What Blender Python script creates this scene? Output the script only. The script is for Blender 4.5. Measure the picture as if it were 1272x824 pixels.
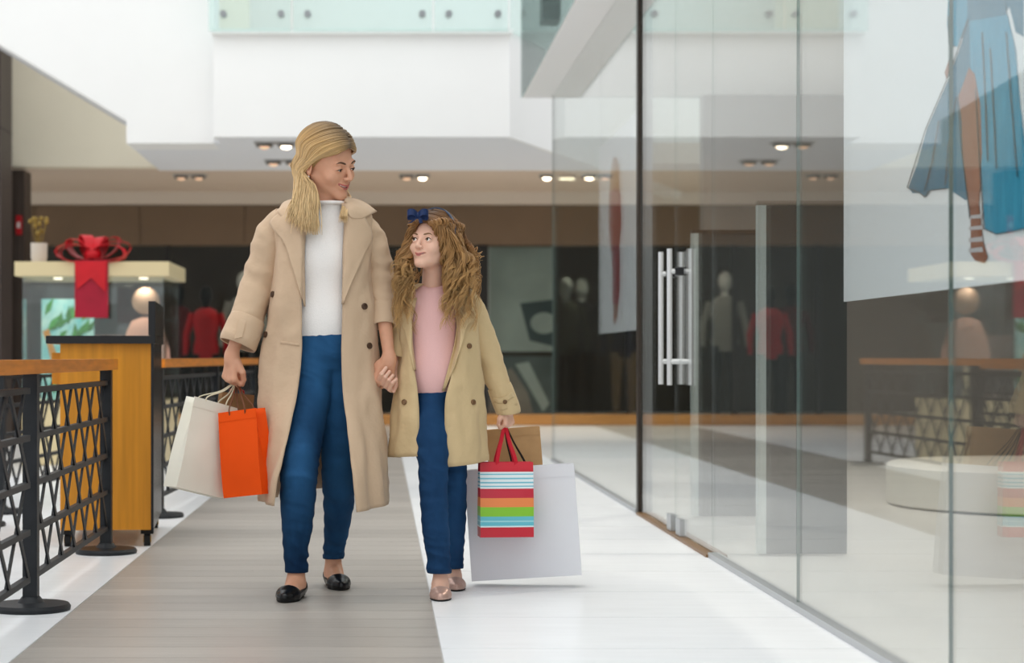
import bpy, bmesh, math, random
import numpy as np
from mathutils import Vector, Matrix, noise as mnoise
from mathutils.bvhtree import BVHTree

for _o in list(bpy.data.objects):
    bpy.data.objects.remove(_o)
scene = bpy.context.scene
COL = scene.collection
R = math.radians
rng = random.Random(7)

# ------------------------------------------------------------------ camera
F, CX, HY, CAMZ = 2400.0, 474.0, 444.0, 0.84      # focal length, vanishing point and eye height (px, px, px, m)
cam_d = bpy.data.cameras.new('camera')
cam = bpy.data.objects.new('camera', cam_d)
COL.objects.link(cam)
cam.location = (0, 0, CAMZ)
cam.rotation_euler = (R(90), 0, 0)
cam_d.sensor_width = 36
cam_d.lens = F / 1272 * 36
cam_d.shift_x = (636 - CX) / 1272
cam_d.shift_y = (HY - 412) / 1272
cam_d.clip_end = 200
cam_d.dof.use_dof = True
cam_d.dof.focus_distance = 6.85
cam_d.dof.aperture_fstop = 3.0
scene.camera = cam

# ------------------------------------------------------------------ world, light, exposure
world = bpy.data.worlds.new('world'); scene.world = world
world.use_nodes = True
bg = world.node_tree.nodes['Background']
bg.inputs['Color'].default_value = (0.96, 0.985, 1.0, 1)
bg.inputs['Strength'].default_value = 1.2
def area(name, loc, rot, sx, sy, power, color=(1, 1, 1)):
    d = bpy.data.lights.new(name, 'AREA'); d.shape = 'RECTANGLE'
    d.size, d.size_y, d.energy, d.color = sx, sy, power, color
    o = bpy.data.objects.new(name, d); COL.objects.link(o)
    o.location = loc; o.rotation_euler = rot
    return o
area('skylight', (-1.6, 7.5, 9.0), (0, 0, 0), 6, 16, 420, (1, 0.99, 0.97))
vs = scene.view_settings
vs.view_transform = 'Standard'; vs.look = 'None'; vs.gamma = 1.0; vs.use_curve_mapping = False
vs.exposure = -0.1

# ------------------------------------------------------------------ helpers
def W(px, py, Y):
    """point seen at pixel (px, py) of the 1272 x 824 frame, at depth Y"""
    return Vector(((px - CX) * Y / F, Y, CAMZ + (HY - py) * Y / F))

def srgb(h):
    if isinstance(h, str):
        h = h.lstrip('#'); c = [int(h[i:i + 2], 16) / 255 for i in (0, 2, 4)]
    else:
        c = list(h)
    return tuple(x / 12.92 if x <= 0.04045 else ((x + 0.055) / 1.055) ** 2.4 for x in c)

MATS = {}
def M(name, col, rough=0.5, metal=0.0, var=0.0, scale=20.0, stretch=(1, 1, 1), bump=0.0, rand=0.0,
      spec=0.3, detail=4.0, col2=None, sheen=0.0, bscale=None, sss=0.0):
    if name in MATS: return MATS[name]
    m = bpy.data.materials.new(name); m.use_nodes = True
    nt = m.node_tree; N = nt.nodes; L = nt.links
    b = N['Principled BSDF']
    c = srgb(col)
    b.inputs['Base Color'].default_value = (*c, 1)
    b.inputs['Roughness'].default_value = rough
    b.inputs['Metallic'].default_value = metal
    b.inputs['Specular IOR Level'].default_value = spec
    if sheen: b.inputs['Sheen Weight'].default_value = sheen
    if sss:
        b.inputs['Subsurface Weight'].default_value = sss
        b.inputs['Subsurface Radius'].default_value = (0.012, 0.005, 0.003)
    out = None
    if var or bump or col2:
        tc = N.new('ShaderNodeTexCoord'); mp = N.new('ShaderNodeMapping')
        mp.inputs['Scale'].default_value = stretch
        L.new(tc.outputs['Object'], mp.inputs['Vector'])
        nz = N.new('ShaderNodeTexNoise'); nz.inputs['Scale'].default_value = scale
        nz.inputs['Detail'].default_value = detail
        L.new(mp.outputs['Vector'], nz.inputs['Vector'])
        if var or col2:
            rp = N.new('ShaderNodeValToRGB')
            c2 = srgb(col2) if col2 else None
            lo = tuple(x * (1 - var) for x in c) if not c2 else c
            hi = tuple(min(1, x * (1 + var)) for x in c) if not c2 else c2
            rp.color_ramp.elements[0].color = (*lo, 1); rp.color_ramp.elements[0].position = 0.3
            rp.color_ramp.elements[1].color = (*hi, 1); rp.color_ramp.elements[1].position = 0.7
            L.new(nz.outputs['Fac'], rp.inputs['Fac'])
            out = rp.outputs['Color']
        if bump:
            bp = N.new('ShaderNodeBump'); bp.inputs['Strength'].default_value = bump
            bp.inputs['Distance'].default_value = 0.01
            if bscale:
                n2 = N.new('ShaderNodeTexNoise'); n2.inputs['Scale'].default_value = bscale
                L.new(mp.outputs['Vector'], n2.inputs['Vector'])
                L.new(n2.outputs['Fac'], bp.inputs['Height'])
            else:
                L.new(nz.outputs['Fac'], bp.inputs['Height'])
            L.new(bp.outputs['Normal'], b.inputs['Normal'])
    if rand:
        oi = N.new('ShaderNodeObjectInfo')
        mr = N.new('ShaderNodeMapRange')
        mr.inputs['To Min'].default_value = 1 - rand; mr.inputs['To Max'].default_value = 1 + rand
        L.new(oi.outputs['Random'], mr.inputs['Value'])
        mx = N.new('ShaderNodeMix'); mx.data_type = 'RGBA'; mx.blend_type = 'MULTIPLY'
        mx.inputs['Factor'].default_value = 1.0
        if out: L.new(out, mx.inputs['A'])
        else: mx.inputs['A'].default_value = (*c, 1)
        cb = N.new('ShaderNodeCombineColor')
        for k in range(3): L.new(mr.outputs['Result'], cb.inputs[k])
        L.new(cb.outputs['Color'], mx.inputs['B'])
        out = mx.outputs['Result']
    if out: L.new(out, b.inputs['Base Color'])
    MATS[name] = m
    return m

def emis(name, col, strength):
    if name in MATS: return MATS[name]
    m = bpy.data.materials.new(name); m.use_nodes = True
    b = m.node_tree.nodes['Principled BSDF']
    b.inputs['Base Color'].default_value = (*srgb(col), 1)
    b.inputs['Emission Color'].default_value = (*srgb(col), 1)
    b.inputs['Emission Strength'].default_value = strength
    MATS[name] = m
    return m

def glass(name, tint=(1, 1, 1), ior=1.5, refl=(1, 1, 1), diffuse=0.0):
    """thin clear sheet: straight-through transmission plus Fresnel mirror reflection"""
    if name in MATS: return MATS[name]
    m = bpy.data.materials.new(name); m.use_nodes = True
    nt = m.node_tree; N = nt.nodes; L = nt.links
    for n in list(N):
        if n.type != 'OUTPUT_MATERIAL': N.remove(n)
    o = [n for n in N if n.type == 'OUTPUT_MATERIAL'][0]
    fr = N.new('ShaderNodeFresnel')
    ge = N.new('ShaderNodeNewGeometry'); mr = N.new('ShaderNodeMapRange')      # same Fresnel law on both faces of the sheet
    mr.inputs['To Min'].default_value = ior; mr.inputs['To Max'].default_value = 1 / ior
    L.new(ge.outputs['Backfacing'], mr.inputs['Value']); L.new(mr.outputs['Result'], fr.inputs['IOR'])
    tr = N.new('ShaderNodeBsdfTransparent'); tr.inputs['Color'].default_value = (*tint, 1)
    gl = N.new('ShaderNodeBsdfGlossy'); gl.inputs['Roughness'].default_value = 0.0
    gl.inputs['Color'].default_value = (*refl, 1)
    mx = N.new('ShaderNodeMixShader')
    L.new(fr.outputs['Fac'], mx.inputs['Fac'])
    body = tr.outputs[0]
    if diffuse:
        df = N.new('ShaderNodeBsdfDiffuse'); df.inputs['Color'].default_value = (*tint, 1)
        m2 = N.new('ShaderNodeMixShader'); m2.inputs['Fac'].default_value = diffuse
        L.new(tr.outputs[0], m2.inputs[1]); L.new(df.outputs[0], m2.inputs[2]); body = m2.outputs[0]
    L.new(body, mx.inputs[1]); L.new(gl.outputs[0], mx.inputs[2])
    L.new(mx.outputs[0], o.inputs['Surface'])
    MATS[name] = m
    return m

class MB:
    def __init__(s): s.v = []; s.f = []
    def add(s, vs, fs):
        o = len(s.v); s.v += [tuple(v) for v in vs]; s.f += [tuple(i + o for i in f) for f in fs]; return s
    def box(s, x0, x1, y0, y1, z0, z1, mat=None):
        vs = [(x, y, z) for z in (z0, z1) for y in (y0, y1) for x in (x0, x1)]
        if mat: vs = [mat @ Vector(v) for v in vs]
        return s.add(vs, [(0, 2, 3, 1), (4, 5, 7, 6), (0, 1, 5, 4), (2, 6, 7, 3), (0, 4, 6, 2), (1, 3, 7, 5)])
    def tube(s, path, rad, n=8, flat=1.0, ref=None, closed=False, cap=True):
        """sweep a (flattened) circle along path; rad is one radius or a list"""
        P = [Vector(p) for p in path]; k = len(P)
        rad = [rad] * k if not hasattr(rad, '__len__') else rad
        nrm = None; vs = []
        for i, p in enumerate(P):
            if closed: t = P[(i + 1) % k] - P[i - 1]
            else: t = P[min(i + 1, k - 1)] - P[max(i - 1, 0)]
            t = t.normalized() if t.length > 1e-9 else Vector((0, 0, 1))
            if nrm is None:
                a = Vector(ref) if ref is not None else (Vector((0, 0, 1)) if abs(t.z) < 0.9 else Vector((1, 0, 0)))
                nrm = (a - t * a.dot(t)).normalized()
            else:
                nrm = (nrm - t * nrm.dot(t))
                nrm = nrm.normalized() if nrm.length > 1e-6 else t.orthogonal().normalized()
            bn = t.cross(nrm)
            for j in range(n):
                a = 2 * math.pi * j / n
                vs.append(p + nrm * (math.cos(a) * rad[i]) + bn * (math.sin(a) * rad[i] * flat))
        fs = []
        for i in range(k if closed else k - 1):
            for j in range(n):
                a = i * n + j; b = i * n + (j + 1) % n
                c = ((i + 1) % k) * n + (j + 1) % n; d = ((i + 1) % k) * n + j
                fs.append((a, b, c, d))
        if cap and not closed:
            fs.append(tuple(range(n))[::-1]); fs.append(tuple((k - 1) * n + j for j in range(n)))
        return s.add(vs, fs)
    def cyl(s, a, b, r, n=16, r2=None):
        return s.tube([a, b], [r, r if r2 is None else r2], n)
    def lathe(s, prof, c=(0, 0, 0), n=24):
        vs = []; k = len(prof)
        for r, z in prof:
            for j in range(n):
                a = 2 * math.pi * j / n
                vs.append((c[0] + r * math.cos(a), c[1] + r * math.sin(a), c[2] + z))
        fs = [(i * n + j, i * n + (j + 1) % n, (i + 1) * n + (j + 1) % n, (i + 1) * n + j) for i in range(k - 1) for j in range(n)]
        fs.append(tuple(range(n))[::-1]); fs.append(tuple((k - 1) * n + j for j in range(n)))
        return s.add(vs, fs)
    def prism(s, pts, d):
        """polygon given as 3D points, pushed along vector d"""
        d = Vector(d); n = len(pts); P = [Vector(p) for p in pts]
        vs = P + [p + d for p in P]
        fs = [tuple(range(n)), tuple(range(2 * n - 1, n - 1, -1))] + [(i, (i + 1) % n, n + (i + 1) % n, n + i) for i in range(n)]
        return s.add(vs, fs)
    def sphere(s, c, r, n=12, m=8, sc=(1, 1, 1)):
        vs = []; c = Vector(c)
        for i in range(m + 1):
            t = math.pi * i / m
            for j in range(n):
                a = 2 * math.pi * j / n
                vs.append((c.x + r * sc[0] * math.sin(t) * math.cos(a), c.y + r * sc[1] * math.sin(t) * math.sin(a), c.z + r * sc[2] * math.cos(t)))
        fs = [(i * n + j, (i + 1) * n + j, (i + 1) * n + (j + 1) % n, i * n + (j + 1) % n) for i in range(m) for j in range(n)]
        return s.add(vs, fs)
    def strip(s, path, wvec, thick=0.002):
        """ribbon: path swept by width vectors, with thickness"""
        P = [Vector(p) for p in path]; k = len(P)
        wv = [Vector(wvec)] * k if not isinstance(wvec, list) else [Vector(w) for w in wvec]
        vs = []
        for i, p in enumerate(P):
            t = (P[min(i + 1, k - 1)] - P[max(i - 1, 0)]).normalized()
            nn = t.cross(wv[i]).normalized() * thick / 2
            vs += [p - wv[i] / 2 - nn, p + wv[i] / 2 - nn, p + wv[i] / 2 + nn, p - wv[i] / 2 + nn]
        fs = [(i * 4 + j, i * 4 + (j + 1) % 4, i * 4 + 4 + (j + 1) % 4, i * 4 + 4 + j) for i in range(k - 1) for j in range(4)]
        fs += [(3, 2, 1, 0), tuple((k - 1) * 4 + j for j in range(4))]
        return s.add(vs, fs)
    def mesh(s, name, smooth=None):
        me = bpy.data.meshes.new(name)
        me.from_pydata(s.v, [], s.f)
        bm = bmesh.new(); bm.from_mesh(me)
        bmesh.ops.remove_doubles(bm, verts=bm.verts, dist=1e-6)
        bmesh.ops.recalc_face_normals(bm, faces=bm.faces)
        bm.to_mesh(me); bm.free()
        if smooth is not None: shade(me, smooth)
        me.update()
        return me
    def build(s, name, mat, parent=None, smooth=None):
        return link(name, s.mesh(name, smooth), mat, parent)

def shade(me, angle=40):
    me.shade_smooth()
    if angle < 180:
        bm = bmesh.new(); bm.from_mesh(me)
        a = R(angle)
        for e in bm.edges:
            if len(e.link_faces) == 2 and e.calc_face_angle(0) > a: e.smooth = False
        bm.to_mesh(me); bm.free()

def link(name, me, mat, parent=None):
    if mat is not None and not me.materials: me.materials.append(mat)
    o = bpy.data.objects.new(name, me); COL.objects.link(o)
    if parent is not None: o.parent = parent
    return o

def tag(o, label=None, cat=None, group=None, kind=None):
    if label: o['label'] = label
    if cat: o['category'] = cat
    if group: o['group'] = group
    if kind: o['kind'] = kind
    return o
def struct(o, label=None, cat=None):
    return tag(o, label, cat, kind='structure')
def thing(name, label, cat, loc=(0, 0, 0), rz=0, group=None):
    o = bpy.data.objects.new(name, None); COL.objects.link(o)
    o.location = loc; o.rotation_euler = (0, 0, rz); o.empty_display_size = 0.1
    return tag(o, label, cat, group)
def copy_tree(o, parent=None):
    c = o.copy(); COL.objects.link(c); c.parent = parent
    for ch in o.children: copy_tree(ch, c)
    return c

# ------------------------------------------------------------------ floor
XL, XM, XG = -1.024, 0.1705, 1.382          # brown strip left edge, brown/white border, storefront line
m_white_tile = M('white_tile', '#f4f6f8', 0.30, var=0.03, scale=3, stretch=(1, 6, 1), rand=0.02)
m_brown_tile = M('wood_look_tile', '#aaa49d', 0.35, var=0.2, scale=5, stretch=(0.5, 30, 1), rand=0.12, detail=8)
m_grout = M('grout', '#b9b8b6', 0.8)
m_screed = M('pale_floor', '#d9d7d3', 0.35, var=0.03, scale=4)
fl = struct(MB().box(-12, 8, -3, 34, -0.2, -0.006).build('floor', m_screed), 'pale polished mall floor with grey brown and white bands', 'floor')
pm = MB().box(XL + .002, XM - .002, 0.0015, 0.2 - 0.0015, -0.008, 0.0).mesh('floor_plank')
y = 2.0; i = 0
while y < 23.8:
    o = link('floor_plank', pm, m_brown_tile, fl); o.location.y = y
    y += 0.2
wm = MB().box(XM + .002, XG, 0.004, 0.666, -0.008, 0.0).mesh('floor_tile')
lm = MB().box(-2.6, XL - .002, 0.002, 0.668, -0.008, 0.0).mesh('floor_tile')
y = 5.57 - 0.67 * 5
while y < 23.3:
    for mm in (wm, lm):
        o = link('floor_tile', mm, m_white_tile, fl); o.location.y = y
    y += 0.67

# ------------------------------------------------------------------ far bulkhead, ceilings, upper level
m_wall = M('white_paint', '#f3f3f2', 0.7, var=0.01, scale=2)
m_cream = M('cream_paint', '#f0e7d2', 0.75, var=0.02, scale=2)
m_soffit = M('pale_grey_soffit', '#eaecf0', 0.7)
m_taupe = M('taupe_panel', '#75614d', 0.55, var=0.05, scale=2)
m_warm = M('warm_ceiling', '#d6c4b2', 0.7)
m_trimc = M('trim_beige', '#d8cdbf', 0.6)
m_dark = M('dark_void', '#1c1a19', 0.7)

HC = 2.80
pts = [(-1.498, 17.2), (1.14, 17.2), (2.27, 20.1), (4.0, 24.6), (4.0, 24.9), (2.0, 20.6), (1.0, 17.5), (-1.498, 17.5)]
struct(MB().prism([(x, y, HC + .003) for x, y in pts], (0, 0, 0.947)).build('wall_bulkhead', m_wall), 'white bulkhead wall below the upper glass balcony', 'wall')
struct(MB().box(-1.51, 1.16, 17.12, 17.3, 3.71, 3.75).build('trim_1', m_wall), 'thin cream ledge under the balcony glass', 'trim')
# sloping white side wall (stair side) left of the bulkhead
YS = 17.66
sp = [W(-420, -200, YS), W(-420, -198, YS), W(157, 150, YS), W(157, 178, YS), W(266, 178, YS), W(266, -200, YS)]
struct(MB().prism(sp, (0, 0.55, 0)).build('wall_stair_side', m_wall), 'white wall with a sloping lower edge beside the balcony', 'wall')
struct(MB().prism([p + Vector((0, .015, 0)) for p in (W(-420, -205, YS), W(-420, -198.5, YS), W(157, 149.5, YS), W(157, 143, YS))], (0, 1.2, 0)).build('trim_6', M('slope_soffit', '#cfd2d8', .7)), 'grey sloping soffit under the white stair wall', 'soffit')
struct(MB().prism([(-2.33, 17.7, HC), (-1.48, 17.7, HC), (-1.48, 17.22, HC), (1.10, 17.22, HC), (2.20, 20.12, HC), (2.24, 20.28, HC), (-2.33, 20.28, HC)], (0, 0, 0.3)).build('ceiling', m_soffit), 'grey lowered ceiling under the balcony', 'ceiling')
struct(MB().box(-9, -1.4, 20.28, 20.5, 2.84, 6).build('wall_upper_left', m_cream), 'cream wall behind the sloping white wall', 'wall')
struct(MB().box(-9, 9, 20.32, 30, 2.88, 3.1).build('ceiling_back', m_warm), 'warm grey ceiling in front of the far shops', 'ceiling')
struct(MB().box(-9, 9, 23.8, 24.1, 2.73, 2.90).build('trim_2', m_trimc), 'pale trim band above the far shop fascia', 'trim')
fas = struct(MB().box(-9, 9, 24.0, 24.2, 2.23, 2.74).build('wall_fascia', m_taupe), 'taupe fascia above the far shop windows', 'wall')
for k in range(9):
    x = -5.6 + k * 1.3
    MB().box(x + .006, x + 1.294, 23.975, 24.0, 2.24, 2.725).build('fascia_panel', m_taupe, fas)
struct(MB().box(-9, 9, 21.5, 21.7, 3.1, 7).build('wall_upper_back', m_wall), 'white wall behind the upper balcony', 'wall')

# upper balcony balustrade
m_bglass = glass('balcony_glass', (0.88, 0.96, 0.945), 1.4, (0.95, 1, 0.99), 0.2)
m_steel = M('steel', '#8d9092', 0.3, 0.9)
bal = thing('glass_balustrade', 'pale green glass balustrade of the upper balcony with steel bolts', 'balustrade', (-0.2, 17.1, 3.7))
def balpane(x0, x1, p):
    g = MB().box(x0 + .2, x1 + .2, -.012, .012, 0.03, 1.15).build('glass_pane', m_bglass, p)
    for bx in (x0 + .13, x1 - .09):
        for z in (.18, .44):
            MB().cyl((bx + .2, -.03, z), (bx + .2, .06, z), .03).build('bolt', m_steel, p, 40)
balpane(-1.53, -0.80, bal); balpane(-0.785, 0.45, bal); balpane(0.465, 1.12, bal)
g = MB().prism([(1.335, 0, .03), (1.335, 0.024, .03), (2.4, 2.6, .03), (2.4, 2.57, .03)], (0, 0, 1.12)).build('glass_pane', m_bglass, bal)
MB().box(-1.35, 1.34, -.03, .05, 1.15, 1.2).build('hand_rail', m_steel, bal)

# ceiling downlights
m_lamp = emis('downlight_lamp', '#ffeccf', 9)
m_lampoff = emis('downlight_lamp_dim', '#e0b795', .9)
m_black = M('black_paint', '#17181a', 0.4)
def downlight(px, py, zc, on=(True, True), label='', w=0.19, col=None):
    Y = F * (zc - CAMZ) / (HY - py); x = (px - CX) * Y / F
    t = thing('ceiling_downlight', label, 'downlight', (x, Y, zc), 0, 'recessed twin ceiling downlights')
    MB().box(-w, w, -.1, .1, -.012, 0.004).build('trim_plate', M('lamp_plate', '#b5b3b0', .5) if not col else col, t)
    for s, lit in zip((-1, 1), on):
        ring = MB().lathe([(.035, 0), (.075, 0), (.078, -.03), (.068, -.03), (.06, -.012), (.035, -.01)], (s * w * .52, 0, -.012)).build('lamp_ring', M('lamp_ring_grey', '#77736f', .4), t, 50)
        MB().sphere((s * w * .52, 0, -.034), .048, 14, 8, (1, 1, .62)).build('lamp', m_lamp if lit else m_lampoff, ring, 60)
downlight(342, 177, HC, (False, True), 'twin ceiling downlight nearest the white bulkhead, one lamp lit')
downlight(352, 199, HC, (False, False), 'dim twin downlight behind the blonde hair on grey ceiling')
downlight(236, 217, 2.88, (False, False), 'dim twin downlight above the dark clothes shop')
downlight(515, 217, 2.88, (False, True), 'twin downlight between the two heads with one bright lamp', w=.17)
downlight(689, 217, 2.88, (True, True), 'twin downlight by the storefront edge with two bright lamps', w=.17)
downlight(719, 217, 2.88, (True, False), 'twin downlight seen through the storefront glass, one lamp bright')

def spot(name, loc, power, size=R(110), col=(1, .9, .78), rad=.06):
    d = bpy.data.lights.new(name, 'SPOT'); d.energy = power; d.spot_size = size; d.spot_blend = .6; d.color = col; d.shadow_soft_size = rad
    o = bpy.data.objects.new(name, d); COL.objects.link(o); o.location = loc
    return o
for x_ in (-2.1, .7, 2.1):
    spot('downlight_beam', (x_, 21.9, 2.83), 130)
for x_ in (-3.6, -1.4, .9, 2.8):
    spot('shop_beam', (x_, 25.2, 2.83), 55 if x_ < 0 else 150)
for y_ in (5, 8.3, 11.5, 14):
    spot('store_beam', (2.3, y_, 2.9), 105, R(145))

# ------------------------------------------------------------------ far shops
m_fshop = M('far_shop_wall', '#4a423c', 0.8, var=.1, scale=1.5)
m_oak = M('orange_oak', '#b5834b', 0.45, var=.2, scale=6, stretch=(.5, 4, 14))
m_fglass = glass('far_glass', (0.86, 0.9, 0.88), 1.14)
m_mull = M('dark_mullion', '#262423', 0.45)
struct(MB().box(-9, 9, 29.5, 29.7, 0, 2.9).build('wall_back', m_fshop), 'dark back wall inside the far shops', 'wall')
struct(MB().box(-9, 9, 23.9, 24.15, 0, 0.13).build('baseboard_back', m_oak), 'orange wooden plinth under the far shop windows', 'plinth')
fx = [-5.2, -2.66, -1.62, -0.3, 1.2, 1.32, 2.18, 4.6]
wn = 0
for a, b in zip(fx[:-1], fx[1:]):
    wn += 1
    if b - a < .2:
        struct(MB().box(a, b, 23.95, 24.15, .13, 2.23).build('trim_%d' % (wn + 10), m_mull), 'dark pillar between the far shop windows', 'pillar'); continue
    t = struct(thing('window_%d' % (wn + 10), 'far shop window above the orange plinth', 'window', ((a + b) / 2, 24.05, .13)))
    h = (b - a) / 2
    MB().box(-h + .03, h - .03, -.008, .008, 0, 2.1).build('glass_pane', m_fglass, t)
    MB().box(h - .03, h + .03, -.05, .05, 0, 2.1).build('frame', m_mull, t)
m_gfx = M('grey_graphic', '#a7aba8', .6, var=.14, scale=2.2)
m_gfx2 = M('grey_graphic_dark', '#4b5357', .6)
m_gfx3 = M('beige_graphic', '#8c7f78', .6, var=.2, scale=3)
gp = thing('window_poster', 'large pale grey poster with dark blotches in the far window', 'poster', W(648, 372, 24.4))
MB().box(-.42, .42, 0, .02, -.66, .66).build('poster_sheet', m_gfx, gp)
for x_ in (-.3, .3): MB().cyl((x_, .01, .66), (x_, .01, 1.31), .003, 6).build('wire', m_steel, gp)
MB().prism([(-.02, -.004, -.05), (.42, -.004, 0), (.42, -.004, -.6), (.1, -.004, -.52)], (0, .004, 0)).build('printed_shape', m_gfx2, gp)
MB().sphere((.28, -.004, -.3), .17, 16, 8, (1, .02, .8)).build('printed_shape', m_gfx, gp)
gp2 = thing('window_poster', 'low brownish poster with pale figures under the grey poster', 'poster', W(645, 482, 24.4))
MB().box(-.42, .42, 0, .02, -.42, .40).build('poster_sheet', M('slate_graphic', '#5d6263', .6, var=.2, scale=3), gp2)
MB().prism([(-.4, -.004, -.4), (-.35, -.004, .1), (-.1, -.004, .25), (.1, -.004, -.05), (.2, -.004, -.4)], (0, .004, 0)).build('printed_shape', m_gfx3, gp2)
MB().prism([(-.05, -.004, .3), (.12, -.004, .33), (.38, -.004, -.2), (.3, -.004, -.3), (.1, -.004, .05)], (0, .004, 0)).build('printed_shape', m_gfx, gp2)

def mannequin(name, label, loc, s=1.0, rz=0, shirt=None, trouser=None, skin=None, group='shop mannequins'):
    t = thing(name, label, 'mannequin', loc, rz, group)
    t.scale = (s, s, s)
    sk = skin or M('mannequin_white', '#cfcac4', .5)
    MB().lathe([(.17, 0), (.17, .012), (.02, .015), (.02, .04)], n=20).build('base', m_steel, t, 40)
    for sx in (-1, 1):
        MB().tube([(sx * .09, 0, .86), (sx * .1, -.01, .5), (sx * .1, .02, .1), (sx * .1, -.05, .03)], [.085, .06, .042, .035], 10).build('leg', trouser or sk, t, 60)
        MB().tube([(sx * .17, 0, 1.38), (sx * .25, .02, 1.12), (sx * .26, -.04, .86)], [.05, .042, .03], 10).build('arm', shirt or sk, t, 60)
    MB().tube([(0, 0, .80), (0, 0, .92), (0, 0, 1.08), (0, 0, 1.3), (0, 0, 1.42), (0, 0, 1.46)], [.15, .165, .135, .18, .13, .05], 16, .62, ref=(1, 0, 0)).build('torso', shirt or sk, t, 60)
    MB().sphere((0, -.01, 1.62), .1, 14, 10, (.82, 1, 1.22)).build('head', sk, t, 60)
    MB().cyl((0, 0, 1.42), (0, 0, 1.56), .045).build('neck', sk, t, 60)
    return t
m_red = M('red_shirt', '#b3131f', .7); m_blk = M('black_cloth', '#151517', .85); m_greycl = M('grey_cloth', '#8b8781', .85)
m_olive = M('olive_cloth', '#4b4a3a', .85); m_maroon = M('maroon_cloth', '#4a1418', .85)
def mq(px, label, Y=25.2, **k): p = W(px, 500, Y); return mannequin('mannequin', label, (p.x, Y, 0), **k)
mq(256, 'mannequin in a bright red t-shirt and black trousers', s=1.02, shirt=m_red, trouser=m_blk, skin=m_blk)
mq(303, 'mannequin in a pale grey top in the dark shop', Y=26.1, s=1.15, shirt=m_greycl, trouser=m_blk)
mq(222, 'mannequin in dark maroon clothes in the dark shop', Y=26, s=1.05, shirt=m_maroon, trouser=m_blk, skin=m_blk)
mq(702, 'white headed mannequin in olive clothes behind storefront edge', s=1.08, shirt=m_olive, trouser=m_blk)
mq(722, 'white headed mannequin in black beside the olive one', Y=26.3, s=1.1, shirt=m_blk, trouser=m_blk)
mq(775, 'mannequin in a navy outfit with bare pale legs', s=1.05, shirt=M('navy_cloth', '#20263d', .8), skin=M('mannequin_tan', '#b08a70', .6))
# ------------------------------------------------------------------ columns at far left
m_dwood = M('dark_wood_panel', '#473e3a', .5, var=.25, scale=5, stretch=(8, 8, .4))
c = struct(MB().box(-4.6, W(15, 0, 19.8).x, 19.2, 19.8, 0, 5).build('wall_column', m_dwood), 'dark wood clad column at the hall edge', 'column')
MB().box(-4.62, W(15, 0, 19.8).x + .002, 19.19, 19.81, 3.12, 3.128).build('panel_joint', m_blk, c)
c2 = struct(MB().box(-4.5, W(30, 0, 20.2).x, 20.2, 20.6, 0, HC).build('wall_pier', M('pier_wood', '#3f342d', .5, var=.2, scale=4, stretch=(6, 6, .4))), 'dark brown pier behind the wood clad column', 'column')

al = thing('fire_alarm_box', 'small red alarm box on the dark brown pier', 'alarm', W(24, 280, 20.19))
MB().box(-.03, .03, -.035, 0, -.1, .1).build('alarm_body', M('alarm_red', '#b3151d', .4), al)
MB().box(-.015, .015, -.04, -.035, -.03, .03).build('alarm_button', M('alarm_white', '#d8d4cf', .4), al)
# ------------------------------------------------------------------ gift-box display stand
m_cbox = M('cream_lacquer', '#d8c79d', .4)
m_ribbon = M('red_ribbon', '#c2121f', .45, var=.1, scale=8)
m_ribbon2 = M('dark_red_ribbon', '#a00f2c', .5, var=.1, scale=8)
YK = 15.0
a = W(18, 325, YK); b = W(210, 343, YK)
ds = thing('display_stand', 'cream topped glass display stand tied like a gift box', 'display stand', ((a.x + b.x) / 2, YK, 0))
hw = (b.x - a.x) / 2; zt, zb = a.z, b.z
MB().box(-hw, hw, 0, 1.25, zb, zt).build('top_slab', m_cbox, ds)
MB().box(-hw + .05, hw - .05, .05, 1.2, .0, .5).build('base', m_cbox, ds)
m_cglass = glass('case_glass', (.93, .96, .95), 1.5)
for x0, x1, y0, y1 in ((-hw + .05, hw - .05, .06, .07), (-hw + .05, hw - .05, 1.18, 1.19), (-hw + .05, -hw + .06, .08, 1.17), (hw - .06, hw - .05, .08, 1.17)):
    MB().box(x0, x1, y0, y1, .5, zb).build('glass_pane', m_cglass, ds)
for x_ in (-.32, .02, .36):  # added fill lamps under the slab, only to brighten the picture in the case
    MB().lathe([(.01, 0), (.035, 0), (.033, -.012), (.01, -.012)], (x_, .35, zb)).build('fill_puck', emis('fill_puck_glow', '#fff3e0', 2), ds, 40)
    spot('case_fill', (ds.location.x + x_, YK + .32, zb - .03), 3.5, R(140), (1, .95, .88), .03)
bow = thing('gift_bow', 'big red ribbon bow draped over the cream display stand', 'bow', (W(114, 325, YK).x, YK, zt + .002))
MB().strip([(0, 1.25, .006), (0, .3, .006), (0, -.012, .004), (0, -.016, -.12), (0, -.02, -.44)], (.26, 0, 0), .006).build('ribbon_tail', m_ribbon2, bow)
MB().prism([(-.13, -.03, 0), (.12, -.03, 0), (.11, -.035, -.24), (0, -.035, -.13), (-.11, -.035, -.22)], (0, .006, 0)).build('ribbon_end', m_ribbon, bow)
MB().sphere((0, .05, .06), .07, 12, 8, (1, .8, .7)).build('knot', m_ribbon, bow, 60)
for ang, ln, tilt in ((10, .3, .05), (165, .3, .02), (70, .22, .1), (110, .24, .12), (-20, .28, 0), (200, .26, 0), (40, .26, .1), (140, .27, .08)):
    p = []; d = Vector((math.cos(R(ang)), math.sin(R(ang)) * .5, 0))
    for k in range(13):
        u = k / 12 * 2 * math.pi
        p.append(d * ln * (1 - math.cos(u)) / 2 + Vector((0, .05, .06 + tilt * (1 - math.cos(u)) / 2 + .07 * math.sin(u))))
    MB().strip(p, Vector((-d.y, d.x, 0)).normalized() * .1, .004).build('loop', m_ribbon, bow, 60)
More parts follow.
